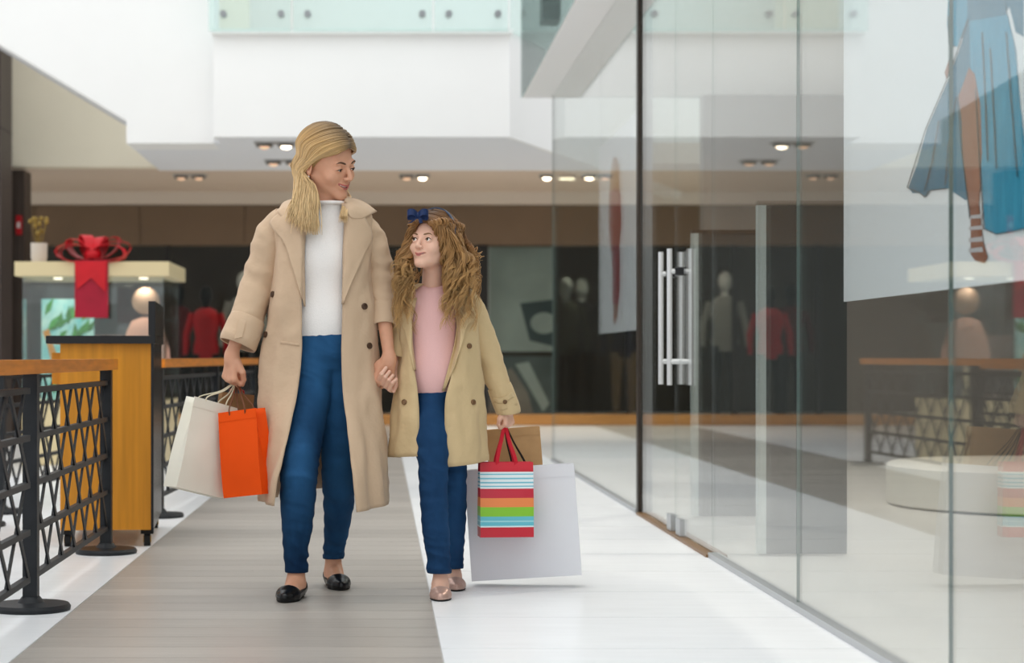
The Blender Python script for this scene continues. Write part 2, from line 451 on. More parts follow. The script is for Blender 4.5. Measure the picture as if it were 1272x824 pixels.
pic = thing('picture_panel', 'jungle picture with orange animal inside the display stand', 'picture', W(84, 452, YK + .5) + Vector((0, 0, -.28)))
MB().box(-.21, .21, 0, .02, -.02, .80).build('panel', M('jungle_print', '#62c0c4', .6, col2='#c6e8de', scale=7), pic)
lm2 = [MB().prism([(0, -.003, 0), (.03, -.003, .06), (.02, -.003, .17), (-.015, -.003, .08)], (0, .003, 0)).mesh('printed_leaf') for _ in range(1)][0]
for k in range(34):
    o = link('printed_leaf', lm2, M('leaf_print', '#3f8a3c', .6, rand=.4), pic)
    o.location = (rng.uniform(-.19, .19), -.001 - k * .0001, rng.choice([rng.uniform(.45, .68), rng.uniform(0, .2)])); o.rotation_euler = (0, rng.uniform(-.9, .9), 0); o.scale = (1, 1, rng.uniform(.5, 1))
an = [(-.2, .54), (-.15, .56), (-.12, .44), (-.08, .34), (.0, .33), (.02, .5), (.05, .34), (.14, .36), (.19, .22), (.15, .1), (-.1, .1), (-.12, .26), (-.17, .46)]
MB().prism([(x, -.006, z) for x, z in an], (0, .004, 0)).build('printed_animal', M('animal_print', '#c98a34', .6), pic)
m_pink = M('salmon_form', '#d3a08b', .6)
df = thing('dress_form', 'salmon dress form with a round flat head in the display stand', 'dress form', (W(181, 430, YK + .4).x, YK + .4, .5))
MB().lathe([(.14, 0), (.15, .02), (.02, .03), (.02, .3)], n=16).build('base', m_cbox, df, 40)
MB().tube([(0, 0, .28), (0, 0, .4), (0, 0, .55), (0, 0, .63), (0, 0, .66)], [.2, .19, .15, .11, .03], 16, .5, ref=(1, 0, 0)).build('torso', m_pink, df, 60)
MB().sphere((0, 0, .79), .11, 18, 12, (1, .4, 1)).build('head', M('tan_form', '#c39f85', .6), df, 60)
wp = thing('plant_pot', 'small white pot with dry flowers on the display stand', 'pot', (W(40, 325, YK).x, YK + .3, zt))
MB().lathe([(.055, 0), (.065, .05), (.066, .16), (.058, .16), (.055, .03), (.02, .03)], n=16).build('pot', M('pot_white', '#c9bfb4', .5), wp, 40)
fo = MB()
for k in range(14):
    a_ = rng.uniform(0, 6.3); r_ = rng.uniform(.02, .09); h_ = rng.uniform(.22, .36)
    fo.tube([(0, 0, .1), (r_ * .5 * math.cos(a_), r_ * .5 * math.sin(a_), .2), (r_ * math.cos(a_), r_ * math.sin(a_), h_)], [.003, .003, .002], 4)
    fo.sphere((r_ * math.cos(a_), r_ * math.sin(a_), h_), .02, 6, 4)
fo.build('dry_flowers', M('dry_flower', '#8a7136', .8), wp)
tote = thing('gift_box', 'dark upright box beside the picture inside the display stand', 'box', (W(138, 430, YK + .7).x, YK + .7, .5))
MB().box(-.13, .13, -.05, .05, 0, .52).build('box_body', M('mauve_box', '#8d7670', .6), tote)
MB().box(-.14, .14, -.06, .06, .06, .2).build('box_band', m_blk, tote)

# ------------------------------------------------------------------ barriers (railings)
m_iron = M('black_iron', '#1d2024', .45, var=.15, scale=30)
m_rail = M('varnished_oak', '#d28130', .35, var=.18, scale=5, stretch=(1, 1, 9), rand=.05)
def barrier(p0, p1, label, posts=(0, 1), step=.29, rail_ext=(.05, .08), zrail=.832, group=None):
    p0 = Vector((*p0, 0)); p1 = Vector((*p1, 0)); d = p1 - p0; Ln = d.length
    t = thing('barrier', label, 'barrier', p0, math.atan2(d.y, d.x), group)
    rail = []
    for k in range(13):
        u = -rail_ext[0] + (Ln + rail_ext[0] + rail_ext[1]) * k / 12
        rail.append(u)
    mb = MB()
    mb.box(-rail_ext[0], Ln + rail_ext[1], -.04, .04, zrail - .046, zrail)
    mb.build('hand_rail', m_rail, t)
    for q in posts:
        x = q * Ln
        post = MB().box(x - .024, x + .024, -.024, .024, .015, zrail - .046).build('post', m_iron, t)
        MB().lathe([(.13, 0), (.132, .012), (.125, .022), (.045, .026), (.03, .045)], (x, 0, 0), 28).build('base_disc', m_iron, t, 40)
        MB().lathe([(.008, -.03), (.012, -.028), (.012, -.024)], (0, 0, 0), 8)
    levels = [.11, .265, .42, .575, .73]
    for z in levels:
        MB().box(.02, Ln - .02, -.011, .011, z - .01, z + .01).build('cross_bar', m_iron, t)
    hs = levels[2] - levels[0]
    n = int((Ln - .06) / step); st = (Ln - .06) / n
    me = {}
    for s in (-1, 1):
        p = [(-s * st * .5, s * .007, -hs / 2), (s * st * .5, s * .007, hs / 2)]
        me[s] = MB().strip(p, Vector((.036, 0, 0)), .006).mesh('slat')
    for r_ in range(2):
        zc = levels[0] + hs * (r_ + .5)
        for k in range(n):
            for s in (-1, 1):
                o = link('slat', me[s], m_iron, t); o.location = (.03 + st * (k + .5), 0, zc)
    return t
barrier((-1.165, 6.42), (-1.18, 8.28), 'black lattice barrier with oak rail in front of the wooden podium')
barrier((-1.15, 4.3), (-1.163, 6.36), 'black lattice barrier joined to the front post, running out of view', posts=(0,), rail_ext=(.05, .0))
barrier((-1.17, 10.15), (-1.0, 15.0), 'black lattice barrier behind the wooden podium towards the gift stand', posts=(0, .5, 1))
barrier((-2.05, 6.0), (-2.0, 9.6), 'rear lattice barrier standing behind the wooden podium', posts=(0, .5, 1), zrail=.76)
barrier((-2.05, 10.4), (-1.75, 14.6), 'rear lattice barrier leading to the gift stand', posts=(0, .5, 1), zrail=.8)

# ------------------------------------------------------------------ wooden podium on castors
m_pod = M('honey_veneer', '#cf8a26', .45, var=.13, scale=4, stretch=(9, 9, .5), detail=6)
pod = thing('wooden_podium', 'honey wood podium on castors with black counter top', 'podium', (-1.01, 8.56, 0), R(4.5))
MB().box(-.41, -.012, 0, 1.02, .075, .90).build('body', m_pod, pod)
MB().box(-.012, 0, -.002, 1.02, .075, .90).build('side_panel', M('black_laminate', '#1b1b1d', .25, var=.2, scale=14), pod)
MB().box(-.47, .008, -.03, 1.04, .90, .935).build('counter_top', M('black_gloss', '#131417', .15), pod)
MB().box(-.022, .008, -.03, 1.04, .937, 1.088).build('upstand', M('black_gloss', '#131417', .15), pod)
MB().box(-.455, -.412, .1, .9, .72, .86).build('side_shelf', m_pod, pod)
m_rub = M('rubber', '#141414', .6); m_yel = M('castor_yellow', '#c99a2c', .4)
for cx_, cy_ in ((-.38, .05), (-.03, .05), (-.03, .95), (-.38, .95)):
    cst = MB().box(cx_ - .028, cx_ + .028, cy_ - .03, cy_ + .03, .055, .076).build('castor', m_rub, pod)
    MB().cyl((cx_ - .014, cy_, .031), (cx_ + .014, cy_, .031), .031, 18).build('wheel', m_rub, cst, 40)
    MB().cyl((cx_ - .017, cy_, .031), (cx_ + .017, cy_, .031), .016, 14).build('wheel_hub', m_yel, cst, 40)

# ------------------------------------------------------------------ right: glass storefront
XGl = 1.390
m_sglass = glass('store_glass', (0.94, 0.96, 0.955), 1.34)
m_edge = M('glass_edge', '#5d6f6a', .2)
m_alu = M('aluminium', '#b9bcbf', .35, .6)
m_bronze = M('bronze_frame', '#39322c', .4, .3)
HS = 2.96
def pane(n, y0, y1, label):
    t = struct(thing('window_%d' % n, label, 'window', (XGl, (y0 + y1) / 2, 0)))
    h = (y1 - y0) / 2
    MB().box(-.005, .005, -h + .003, h - .003, .018, HS).build('glass_pane', m_sglass, t)
    MB().box(-.004, .006, -h - .0018, -h + .0018, .02, HS).build('silicone_joint', m_edge, t)
    MB().box(-.022, .022, -h, h, 0.0, .022).build('floor_channel', m_alu, t)
    return t
pane(1, 2.2, 4.72, 'frameless storefront pane at the blue dress poster edge')
pane(2, 4.72, 6.45, 'frameless storefront pane in front of the blue dress poster')
pane(3, 6.45, 8.10, 'frameless storefront pane beside the glass doors')
t4 = pane(4, 10.42, 15.65, 'long storefront pane in front of the red poster')
MB().box(-.006, .006, 2.612, 2.622, .0, HS).build('pane_edge', m_edge, t4)
# jamb
struct(MB().box(1.372, 1.392, 10.34, 10.41, 0, HS).build('trim_3', m_bronze), 'dark bronze upright beside the glass doors', 'upright')
struct(MB().box(1.40, 1.452, 10.36, 10.41, 0, HS).build('trim_4', m_alu), 'pale metal upright inside the storefront', 'upright')
struct(MB().box(1.36, 1.45, 8.1, 10.33, 0, .012).build('trim_5', M('brass_sill', '#8a6a4a', .4, .3)), 'brown door sill strip', 'sill')
m_hand = M('satin_handle', '#d4d6d8', .3, .35)
def leaf(n, y0, y1, yh, label):
    t = struct(thing('door_%d' % n, label, 'door', (XGl, (y0 + y1) / 2, 0)))
    h = (y1 - y0) / 2; c_ = (y0 + y1) / 2
    MB().box(-.005, .005, -h + .004, h - .004, .02, HS - .02).build('glass_leaf', m_sglass, t)
    MB().box(-.016, .016, -.0 + (yh - c_) - .09, (yh - c_) + .04, .014, .09).build('patch_lock', m_alu, t)
    for sx in (-1, 1):
        b_ = MB().cyl((sx * .05, yh - c_, .71), (sx * .05, yh - c_, 1.345), .0125).build('pull_bar', m_hand, t, 40)
        for z in (.82, 1.24):
            MB().cyl((sx * .006, yh - c_, z), (sx * .05, yh - c_, z), .012).build('standoff', m_hand, b_, 40)
    MB().lathe([(.02, -.02), (.028, -.016), (.028, .016), (.02, .02)], (0, yh - c_, 1.24), 16).build('lock_body', m_black, t, 40)
    return t
leaf(1, 9.13, 10.33, 9.27, 'far glass door leaf with satin pull bars beside bronze upright')
leaf(2, 8.10, 9.13, 8.99, 'near glass door leaf with satin pull bars')
# slab over the store and its glass parapet
m_slab = M('slab_grey', '#fbfbfc', .6)
struct(MB().box(1.15, 1.5, -2, 15.8, HS, HS + .025).box(1.5, 7, -2, 15.8, HS, 3.3).build('ceiling_store', m_slab), 'pale grey soffit over the storefront', 'soffit')
m_par = glass('parapet_glass', (0.92, 0.96, 0.95), 1.1, (.25, .27, .27))
par = thing('glass_parapet', 'clear glass parapet above the storefront soffit', 'parapet', (1.17, 7, 3.3))
for y0, y1 in ((-7, -1.5), (-1.49, 3.5), (3.51, 8.79)):
    MB().box(-.006, .006, y0, y1, -.34, .95).build('glass_pane', m_par, par)
par.location.x = 1.143
lb = thing('hanging_speaker', 'black box speaker beside the clear glass parapet', 'speaker', W(684, 20, 16.3))
MB().box(-.075, .075, -.12, .2, -.05, .55).build('speaker_body', m_black, lb)
MB().box(-.065, .065, -.128, -.12, -.03, .5).build('speaker_grille', m_rub, lb)
MB().box(-.05, .05, -.75, -.12, .1, .14).build('mount_arm', m_black, lb)
# store interior
m_int = M('store_wall', '#8f8a85', .7, var=.04, scale=2)
struct(MB().box(6.0, 6.2, -2, 16, 0, HS).build('wall_right', m_int), 'grey inner wall of the clothing store', 'wall')
struct(MB().box(2.6, 6.0, 15.6, 15.8, 0, HS).build('wall_store_end', m_int), 'grey end wall of the clothing store', 'wall')
te = struct(thing('window_5', 'glass return pane at the end of the store', 'window', (2.0, 15.7, 0)))
MB().box(-.59, .59, -.005, .005, .02, HS).build('glass_pane', m_fglass, te)
m_part = M('smoked_panel', '#3d403f', .25, var=.05, scale=2); m_pedge = M('panel_edge', '#c9d2cf', .4)
def partition(px0, px1, pyb, pyt, Y, label):
    a = W(px0, pyb, Y); b = W(px1, pyt, Y)
    t = thing('partition', label, 'partition', (a.x, Y, 0))
    w_ = b.x - a.x
    MB().box(.03, w_, 0, .03, 0, b.z).build('panel', m_part, t)
    MB().box(0, .035, -.01, .04, 0, b.z).build('edge_post', m_pedge, t)
    MB().box(0, w_, -.012, .042, b.z, b.z + .018).build('top_cap', m_bronze, t)
partition(941, 1052, 690, 255, 8.25, 'tall smoked panel inside the store next to the blue poster')
partition(859, 941, 640, 290, 10.2, 'smoked panel inside the store behind the door handles')
pl = thing('display_plinth', 'low round white plinth inside the store', 'plinth', (3.78, 11.0, 0))
MB().lathe([(.86, 0), (.88, .01), (.88, .22), (.86, .235), (.02, .235)], n=40).build('plinth_body', M('plinth_white', '#d6d2c9', .5), pl, 40)
# posters
m_poster = M('poster_white', '#f2f3f6', .5)
XP = 1.52
def onp(px, py):      # a pixel on the poster plane X = XP
    Y = XP * F / (px - CX)
    return (Y, CAMZ + (HY - py) * Y / F)
y0, z0 = onp(1048, 375)
dp = thing('dress_poster', 'large white poster of a figure in a long blue dress', 'poster', (XP, y0, z0))
MB().box(0, .008, -3.0, 0, 0, 1.92).build('poster_board', m_poster, dp)
for yy in (-.1, -1.4):
    MB().cyl((.004, yy, 1.92), (.004, yy, HS - z0), .002, 6).build('wire', m_steel, dp)
def printed(name, poly, mat, lay, parent, base):
    pts = []
    for px, py in poly:
        Y, z = onp(px, py); pts.append((-.0008 * lay - .0006, Y - base[0], z - base[1]))
    return MB().prism(pts, (.0005, 0, 0)).build(name, mat, parent)
m_blue = M('blue_print', '#1a86a8', .6, col2='#35a3c4', scale=7, stretch=(1, 14, 1.2))
m_blued = M('blue_print_dark', '#156f8d', .6, var=.15, scale=9, stretch=(1, 14, 1.2))
m_skinp = M('skin_print', '#9a5f47', .6, var=.06, scale=4); m_line = M('ink_line', '#24343c', .6)
B_ = (y0, z0)
printed('printed_bodice', [(1180, -60), (1178, 20), (1181, 54), (1186, 45), (1196, 48), (1206, 22), (1250, 15), (1254, 8), (1262, 40), (1272, 46), (1272, -60)], m_blued, 0, dp, B_)
printed('printed_sleeve', [(1180, -40), (1177, 30), (1180, 55), (1190, 58), (1202, 22), (1202, -40)], m_blue, 1, dp, B_)
printed('printed_hand', [(1180, 72), (1186, 76), (1182, 92), (1176, 98), (1174, 90)], m_skinp, 1, dp, B_)
printed('printed_skirt_back', [(1205, 24), (1192, 62), (1178, 100), (1152, 160), (1140, 205), (1129, 233), (1134, 240), (1145, 240), (1151, 245), (1156, 237), (1178, 234), (1200, 249), (1206, 245), (1212, 80)], m_blued, 1, dp, B_)
printed('printed_skirt', [(1205, 24), (1252, 18), (1262, 60), (1268, 130), (1276, 200), (1292, 262), (1292, 282), (1262, 287), (1240, 291), (1224, 284), (1218, 200), (1214, 110), (1206, 80)], m_blue, 2, dp, B_)
printed('printed_leg', [(1205, 84), (1212, 92), (1219, 130), (1221, 190), (1217, 255), (1222, 300), (1228, 320), (1224, 327), (1213, 324), (1207, 316), (1207, 270), (1203, 240), (1197, 190), (1196, 150), (1192, 120)], m_skinp, 3, dp, B_)
printed('printed_waistband', [(1204, 10), (1250, 4), (1252, 18), (1206, 26)], m_blued, 3, dp, B_)
for q in ((268, 3), (282, 3), (296, 4), (309, 4)):
    printed('printed_sandal_strap', [(1205, q[0]), (1222, q[0] - 2), (1223, q[0] + q[1]), (1205, q[0] + q[1] + 1)], M('strap_print', '#c9c2c4', .6), 4, dp, B_)
for pl_ in ([(1205, 24), (1192, 62), (1178, 100), (1152, 160), (1129, 233)], [(1129, 233), (1145, 240), (1151, 245), (1156, 237), (1178, 234)], [(1168, 150), (1160, 200), (1150, 238)], [(1190, 120), (1180, 180), (1176, 230)],
            [(1214, 110), (1219, 200), (1224, 284)], [(1224, 284), (1240, 291), (1262, 287), (1290, 280)], [(1232, 60), (1236, 130), (1240, 210)], [(1252, 40), (1258, 120), (1266, 220)], [(1180, 20), (1181, 54), (1188, 58)], [(1222, 40), (1226, 120), (1229, 200)], [(1192, 120), (1197, 190), (1207, 270)]):
    mb = MB()
    for (xa, ya), (xb, yb) in zip(pl_[:-1], pl_[1:]):
        pts = []
        dx, dy = xb - xa, yb - ya; ll = math.hypot(dx, dy); nx, ny = -dy / ll * .55, dx / ll * .55
        for px, py in ((xa + nx, ya + ny), (xb + nx, yb + ny), (xb - nx, yb - ny), (xa - nx, ya - ny)):
            Y, z = onp(px, py); pts.append((-.0052, Y - B_[0], z - B_[1]))
        mb.prism(pts, (.0005, 0, 0))
    mb.build('ink_line', m_line, dp)
y1_, z1_ = onp(744, 415)
rp_ = thing('fashion_poster', 'white poster of a slim figure in red clothes past the doors', 'poster', (XP, y1_, z1_))
MB().box(0, .008, -2.0, 0, 0, 1.30).build('poster_board', m_poster, rp_)
for yy in (-.1, -1.9):
    MB().cyl((.004, yy, 1.3), (.004, yy, HS - z1_), .002, 6).build('wire', m_steel, rp_)
B2 = (y1_, z1_)
m_redp = M('red_print', '#8f2330', .6, var=.12, scale=9)
printed('printed_hair', [(760, 205), (762, 196), (765, 195), (769, 205), (770, 240), (768, 250), (758, 245), (758, 222)], M('hair_print', '#a87224', .6), 1, rp_, B2)
printed('printed_jacket', [(757, 240), (765, 232), (771, 240), (772, 280), (769, 312), (759, 312), (757, 280)], m_redp, 2, rp_, B2)
printed('printed_trousers', [(760, 310), (770, 310), (770, 360), (768, 378), (761, 378), (761, 350)], m_redp, 1, rp_, B2)
printed('printed_feet', [(762, 378), (768, 378), (767, 392), (764, 405), (762, 398)], m_skinp, 1, rp_, B2)

# ================================================================== people: implicit-surface toolkit
class Field:
    def __init__(s, lo, hi, h):
        s.lo = np.array(lo, float); s.h = h
        s.n = np.ceil((np.array(hi, float) - s.lo) / h).astype(int) + 1
        s.d = np.full(s.n, 1.0, np.float32)
    def _sl(s, lo, hi):
        a = np.maximum(np.floor((np.array(lo) - s.lo) / s.h).astype(int), 0)
        b = np.minimum(np.ceil((np.array(hi) - s.lo) / s.h).astype(int) + 1, s.n)
        if (b <= a).any(): return None, None
        ax = [s.lo[i] + s.h * np.arange(a[i], b[i]) for i in range(3)]
        g = np.stack(np.meshgrid(*ax, indexing='ij'), -1)
        return tuple(slice(a[i], b[i]) for i in range(3)), g
    def put(s, fn, lo, hi, k, op):
        sl, g = s._sl(lo, hi)
        if sl is None: return
        e = fn(g); d = s.d[sl]
        if op == 'u':
            hh = np.maximum(k - np.abs(d - e), 0) / k
            s.d[sl] = np.minimum(d, e) - hh * hh * k / 4
        else:
            e = -e
            hh = np.maximum(k - np.abs(d - e), 0) / k
            s.d[sl] = np.maximum(d, e) + hh * hh * k / 4
    def cone(s, a, b, ra, rb, k=.01, op='u', flat=None):
        a = np.array(a, float); b = np.array(b, float); m = max(ra, rb) + k + s.h * 2
        lo = np.minimum(a, b) - m; hi = np.maximum(a, b) + m
        ab = b - a; L2 = max(ab.dot(ab), 1e-12)
        def fn(g):
            t = np.clip(((g - a) @ ab) / L2, 0, 1)
            q = g - a - t[..., None] * ab
            return np.linalg.norm(q, axis=-1) - (ra + (rb - ra) * t)
        s.put(fn, lo, hi, k, op)
    def ell(s, c, r, k=.01, op='u', rot=None):
        c = np.array(c, float); r = np.array(r, float)
        Rm = np.eye(3) if rot is None else np.array(rot)
        m = max(r) + k + s.h * 2
        def fn(g):
            q = (g - c) @ Rm
            k0 = np.linalg.norm(q / r, axis=-1); k1 = np.linalg.norm(q / (r * r), axis=-1)
            return k0 * (k0 - 1) / np.maximum(k1, 1e-9)
        s.put(fn, c - m, c + m, k, op)
    def cut(s, fn, k=.002):
        """keep where fn(points) < 0"""
        sl, g = s._sl(s.lo, s.lo + s.h * s.n)
        e = fn(g); d = s.d
        hh = np.maximum(k - np.abs(d - e), 0) / k
        s.d = (np.maximum(d, e) + hh * hh * k / 4).astype(np.float32)
    def extract(s):
        d = s.d.copy()
        for ax in range(3):
            ix = [slice(None)] * 3
            for e in (0, -1):
                ix[ax] = e; d[tuple(ix)] = np.maximum(d[tuple(ix)], 1e-3)
        ins = d < 0
        nx, ny, nz = d.shape
        cnt = np.zeros((nx - 1, ny - 1, nz - 1), np.int8)
        C = [(i, j, k) for i in (0, 1) for j in (0, 1) for k in (0, 1)]
        for i, j, k in C: cnt += ins[i:nx - 1 + i, j:ny - 1 + j, k:nz - 1 + k]
        mask = (cnt > 0) & (cnt < 8)
        idx = np.argwhere(mask)
        acc = np.zeros((len(idx), 3)); num = np.zeros(len(idx))
        for a in C:
            for ax in range(3):
                if a[ax]: continue
                b = list(a); b[ax] = 1
                va = d[tuple((idx + a).T)]; vb = d[tuple((idx + b).T)]
                cr = (va < 0) != (vb < 0)
                t = np.where(cr, va / np.where(cr, va - vb, 1), 0)
                p = np.tile(np.array(a, float), (len(idx), 1)); p[:, ax] = t
                acc[cr] += p[cr]; num[cr] += 1
        V = (idx + acc / num[:, None]) * s.h + s.lo
        vid = np.full(mask.shape, -1, np.int64); vid[mask] = np.arange(len(idx))
        Fq = []
        for ax in range(3):
            o1, o2 = (ax + 1) % 3, (ax + 2) % 3
            s0 = [slice(1, -1)] * 3; s1 = [slice(1, -1)] * 3
            s0[ax] = slice(0, -1); s1[ax] = slice(1, None)
            A = ins[tuple(s0)]; B = ins[tuple(s1)]
            e = np.argwhere(A != B); sg = A[tuple(e.T)]
            base = e.copy(); base[:, o1] += 1; base[:, o2] += 1
            q = []
            for d1, d2 in ((-1, -1), (0, -1), (0, 0), (-1, 0)):
                c = base.copy(); c[:, o1] += d1; c[:, o2] += d2
                q.append(vid[tuple(c.T)])
            q = np.stack(q, 1); q[~sg] = q[~sg][:, ::-1]
            Fq.append(q)
        Fq = np.concatenate(Fq)
        Fq = Fq[(Fq >= 0).all(1)]
        return V, Fq

def relax(V, Fq, it=2, lam=.5):
    e = np.concatenate([Fq[:, [0, 1]], Fq[:, [1, 2]], Fq[:, [2, 3]], Fq[:, [3, 0]]])
    e = np.concatenate([e, e[:, ::-1]])
    n = np.bincount(e[:, 0], minlength=len(V)).astype(float)
    for _ in range(it):
        a = np.stack([np.bincount(e[:, 0], V[e[:, 1], c], minlength=len(V)) for c in range(3)], 1) / np.maximum(n, 1)[:, None]
        V = V + lam * (a - V)
    return V
def normals(V, Fq):
    fn = np.cross(V[Fq[:, 2]] - V[Fq[:, 0]], V[Fq[:, 3]] - V[Fq[:, 1]])
    N = np.zeros_like(V)
    for c in range(4):
        for k in range(3): N[:, k] += np.bincount(Fq[:, c], fn[:, k], minlength=len(V))
    return N / np.maximum(np.linalg.norm(N, axis=1), 1e-12)[:, None]
def nz(V, sc, seed=0.0):
    sc = np.array(sc, float)
    return np.array([mnoise.noise(Vector(p)) for p in (V * sc + seed)])
def np_mesh(name, parts, smooth=180):
    vs = []; fs = []; o = 0
    for V, Fq in parts:
        vs.append(V); fs.append(np.asarray(Fq) + o); o += len(V)
    me = bpy.data.meshes.new(name)
    me.from_pydata(np.concatenate(vs).tolist(), [], [f for q in fs for f in q.tolist()])
    shade(me, smooth) if smooth < 180 else me.shade_smooth()
    me.update()
    return me
def ray(bvh, o, d):
    h = bvh.ray_cast(Vector(o), Vector(d))
    return h[0]
def catmull(P, n):
    P = np.array(P, float); k = len(P)
    Q = np.vstack([2 * P[0] - P[1], P, 2 * P[-1] - P[-2]])
    u = np.linspace(0, k - 1, n); i = np.minimum(u.astype(int), k - 2); t = (u - i)[:, None]
    a, b, c, d = Q[i], Q[i + 1], Q[i + 2], Q[i + 3]
    return .5 * (2 * b + (c - a) * t + (2 * a - 5 * b + 4 * c - d) * t ** 2 + (3 * b - a - 3 * c + d) * t ** 3)

# ---- materials
m_skin = M('skin', '#d6a083', .48, sss=.15, var=.03, scale=40)
m_skin2 = M('skin_child', '#e6b9a2', .48, sss=.15, var=.03, scale=40)
m_lip = M('lips', '#b8655f', .4); m_teeth = M('teeth', '#efece6', .3)
m_brow = M('eyebrow', '#5a4130', .8); m_lash = M('eyelash', '#2a1d17', .7)
m_eyew = M('eye_white', '#e8e4e0', .2); m_iris = M('iris', '#3a2418', .15)
m_coat = M('trench_cotton', '#cbb094', .85, spec=.2, var=.035, scale=6, bump=.4, bscale=24, sheen=.1)
m_coat2 = M('trench_cotton_child', '#d0b78d', .85, spec=.2, var=.035, scale=6, bump=.4, bscale=28, sheen=.1)
m_sweater = M('white_knit', '#f6f2ef', .9, spec=.2, bump=.25, scale=240, var=.02, sheen=.2)
m_pink = M('pink_jersey', '#ebbcb9', .85, spec=.2, bump=.12, scale=260, var=.02)
m_jean = M('blue_denim', '#0d2947', .85, spec=.15, col2='#2a5a86', scale=5, detail=9, stretch=(1, 1, .35), bump=.12, bscale=420)
m_jean2 = M('dark_denim', '#0d2746', .85, spec=.15, col2='#264f7a', scale=5, detail=9, stretch=(1, 1, .35), bump=.12, bscale=420)
m_seam = M('denim_seam', '#1a3758', .8)
m_btn = M('brown_button', '#4b3527', .35); m_btn2 = M('tan_button', '#7d5f43', .35)
m_blkshoe = M('black_leather', '#121214', .25); m_rose = M('rose_shimmer', '#c2a093', .3, metal=.35, var=.12, scale=300)
def hair_mat(name):
    m = bpy.data.materials.new(name); m.use_nodes = True
    n = m.node_tree.nodes; b = n['Principled BSDF']; a = n.new('ShaderNodeAttribute'); a.attribute_name = 'Col'
    m.node_tree.links.new(a.outputs['Color'], b.inputs['Base Color'])
    b.inputs['Roughness'].default_value = .42; b.inputs['Specular IOR Level'].default_value = .4
    return m
m_hair = hair_mat('hair_strands')

# ---- head
def head_field(sc, child, smile, neck_local, eye_open):
    f = Field((-.115, -.135, -.21), (.115, .135, .135), .0019 / (1 if not child else .97))
    f.ell((0, .018, .033), (.074, .094, .083), .01)
    f.ell((0, -.022, -.028), (.056 if not child else .061, .062, .078), .03)
    for s in (-1, 1):
        f.cone((s * .052, .012, -.040), (s * .012, -.064, -.093), .018, .014 if not child else .016, .02)
        f.ell((s * .040, -.056, -.032), (.023, .02, .021) if smile else (.022, .018, .02), .018)
        f.cone((s * .038, -.073, .017), (s * .012, -.081, .012), .0085, .008, .012)
    f.ell((0, -.071, -.098 if not child else -.094), (.017, .014, .014), .014)
    # eye sockets, lids
    for s in (-1, 1):
        f.ell((s * .031, -.092, -.002), (.017, .015, .0105), .012, 's')
        f.ell((s * .031, -.0715, -.003), (.0142, .0142, .0135), .004)
    # nose
    nl = .104 if not child else .1
    f.cone((0, -.083, .006), (0, -nl, -.031), .0065, .0088 if not child else .0095, .008)
    for s in (-1, 1):
        f.ell((s * .0105, -.0935, -.035), (.0068, .009, .0065), .005)
        f.ell((s * .006, -.099, -.0425), (.0032, .005, .0032), .003, 's')
    # mouth mound
    f.ell((0, -.075, -.060), (.024, .018, .016), .012)
    # eye openings
    for s in (-1, 1):
        f.ell((s * .031, -.0855, -.003 - (.003 if eye_open < .004 else 0)), (.0118, .006, eye_open), .002, 's')
    # mouth opening
    if smile:
        for t in np.linspace(-1, 1, 9):
            f.ell((t * .021, -.092 + .010 * t * t, -.0635 + .0075 * t * t), (.0055, .012, smile * .0058 * (1 - .5 * t * t)), .003, 's')
    # ears
    for s in (-1, 1):
        ca, sa = math.cos(R(18 * s)), math.sin(R(18 * s))
        rot = np.array([[ca, sa, 0], [-sa, ca, 0], [0, 0, 1]]).T
        f.ell((s * .077, .018, -.012), (.0065, .018, .030), .006, rot=rot)
        f.ell((s * .083, .014, -.008), (.005, .010, .016), .004, 's', rot=rot)
    # neck
    nb = np.array(neck_local)
    f.cone((0, .022, -.045), nb, .049 if not child else .042, .051 if not child else .044, .02)
    V, Q = f.extract()
    return relax(V, Q, 2, .4), Q

def curve_on_face(bvh, pts, off=.0):
    out = []
    for x, z in pts:
        h = ray(bvh, (x, -.25, z), (0, 1, 0))
        out.append(np.array(h) + np.array((0, -off, 0)) if h else np.array((x, -.08, z)))
    return np.array(out)

def strands_mesh(name, S, n=5):
    """S: list of (path (k,3), radii (k,), colours (k,3)) -> one mesh with colour attribute"""
    vs, fs, cs = [], [], []; o = 0
    ang = np.arange(n) * 2 * np.pi / n
    for P, r, c in S:
        k = len(P)
        T = np.gradient(P, axis=0); T /= np.maximum(np.linalg.norm(T, axis=1), 1e-9)[:, None]
        ref = np.array((0.35, .9, .2)); A = np.cross(T, ref); A /= np.maximum(np.linalg.norm(A, axis=1), 1e-6)[:, None]
        B = np.cross(T, A)
        v = P[:, None] + (A[:, None] * np.cos(ang)[None, :, None] + B[:, None] * np.sin(ang)[None, :, None]) * np.array(r)[:, None, None]
        vs.append(v.reshape(-1, 3)); cs.append(np.repeat(c, n, 0))
        i = np.arange(k - 1)[:, None] * n; j = np.arange(n)[None]
        q = np.stack([i + j, i + (j + 1) % n, i + n + (j + 1) % n, i + n + j], -1).reshape(-1, 4)
        fs.append(q + o); o += k * n
    me = bpy.data.meshes.new(name)
    me.from_pydata(np.concatenate(vs).tolist(), [], np.concatenate(fs).tolist())
    ca = me.color_attributes.new('Col', 'FLOAT_COLOR', 'POINT')
    C_ = np.concatenate(cs); C_ = np.concatenate([C_, np.ones((len(C_), 1))], 1)
    ca.data.foreach_set('color', C_.astype(np.float32).ravel())
    me.shade_smooth(); me.update()
    return me

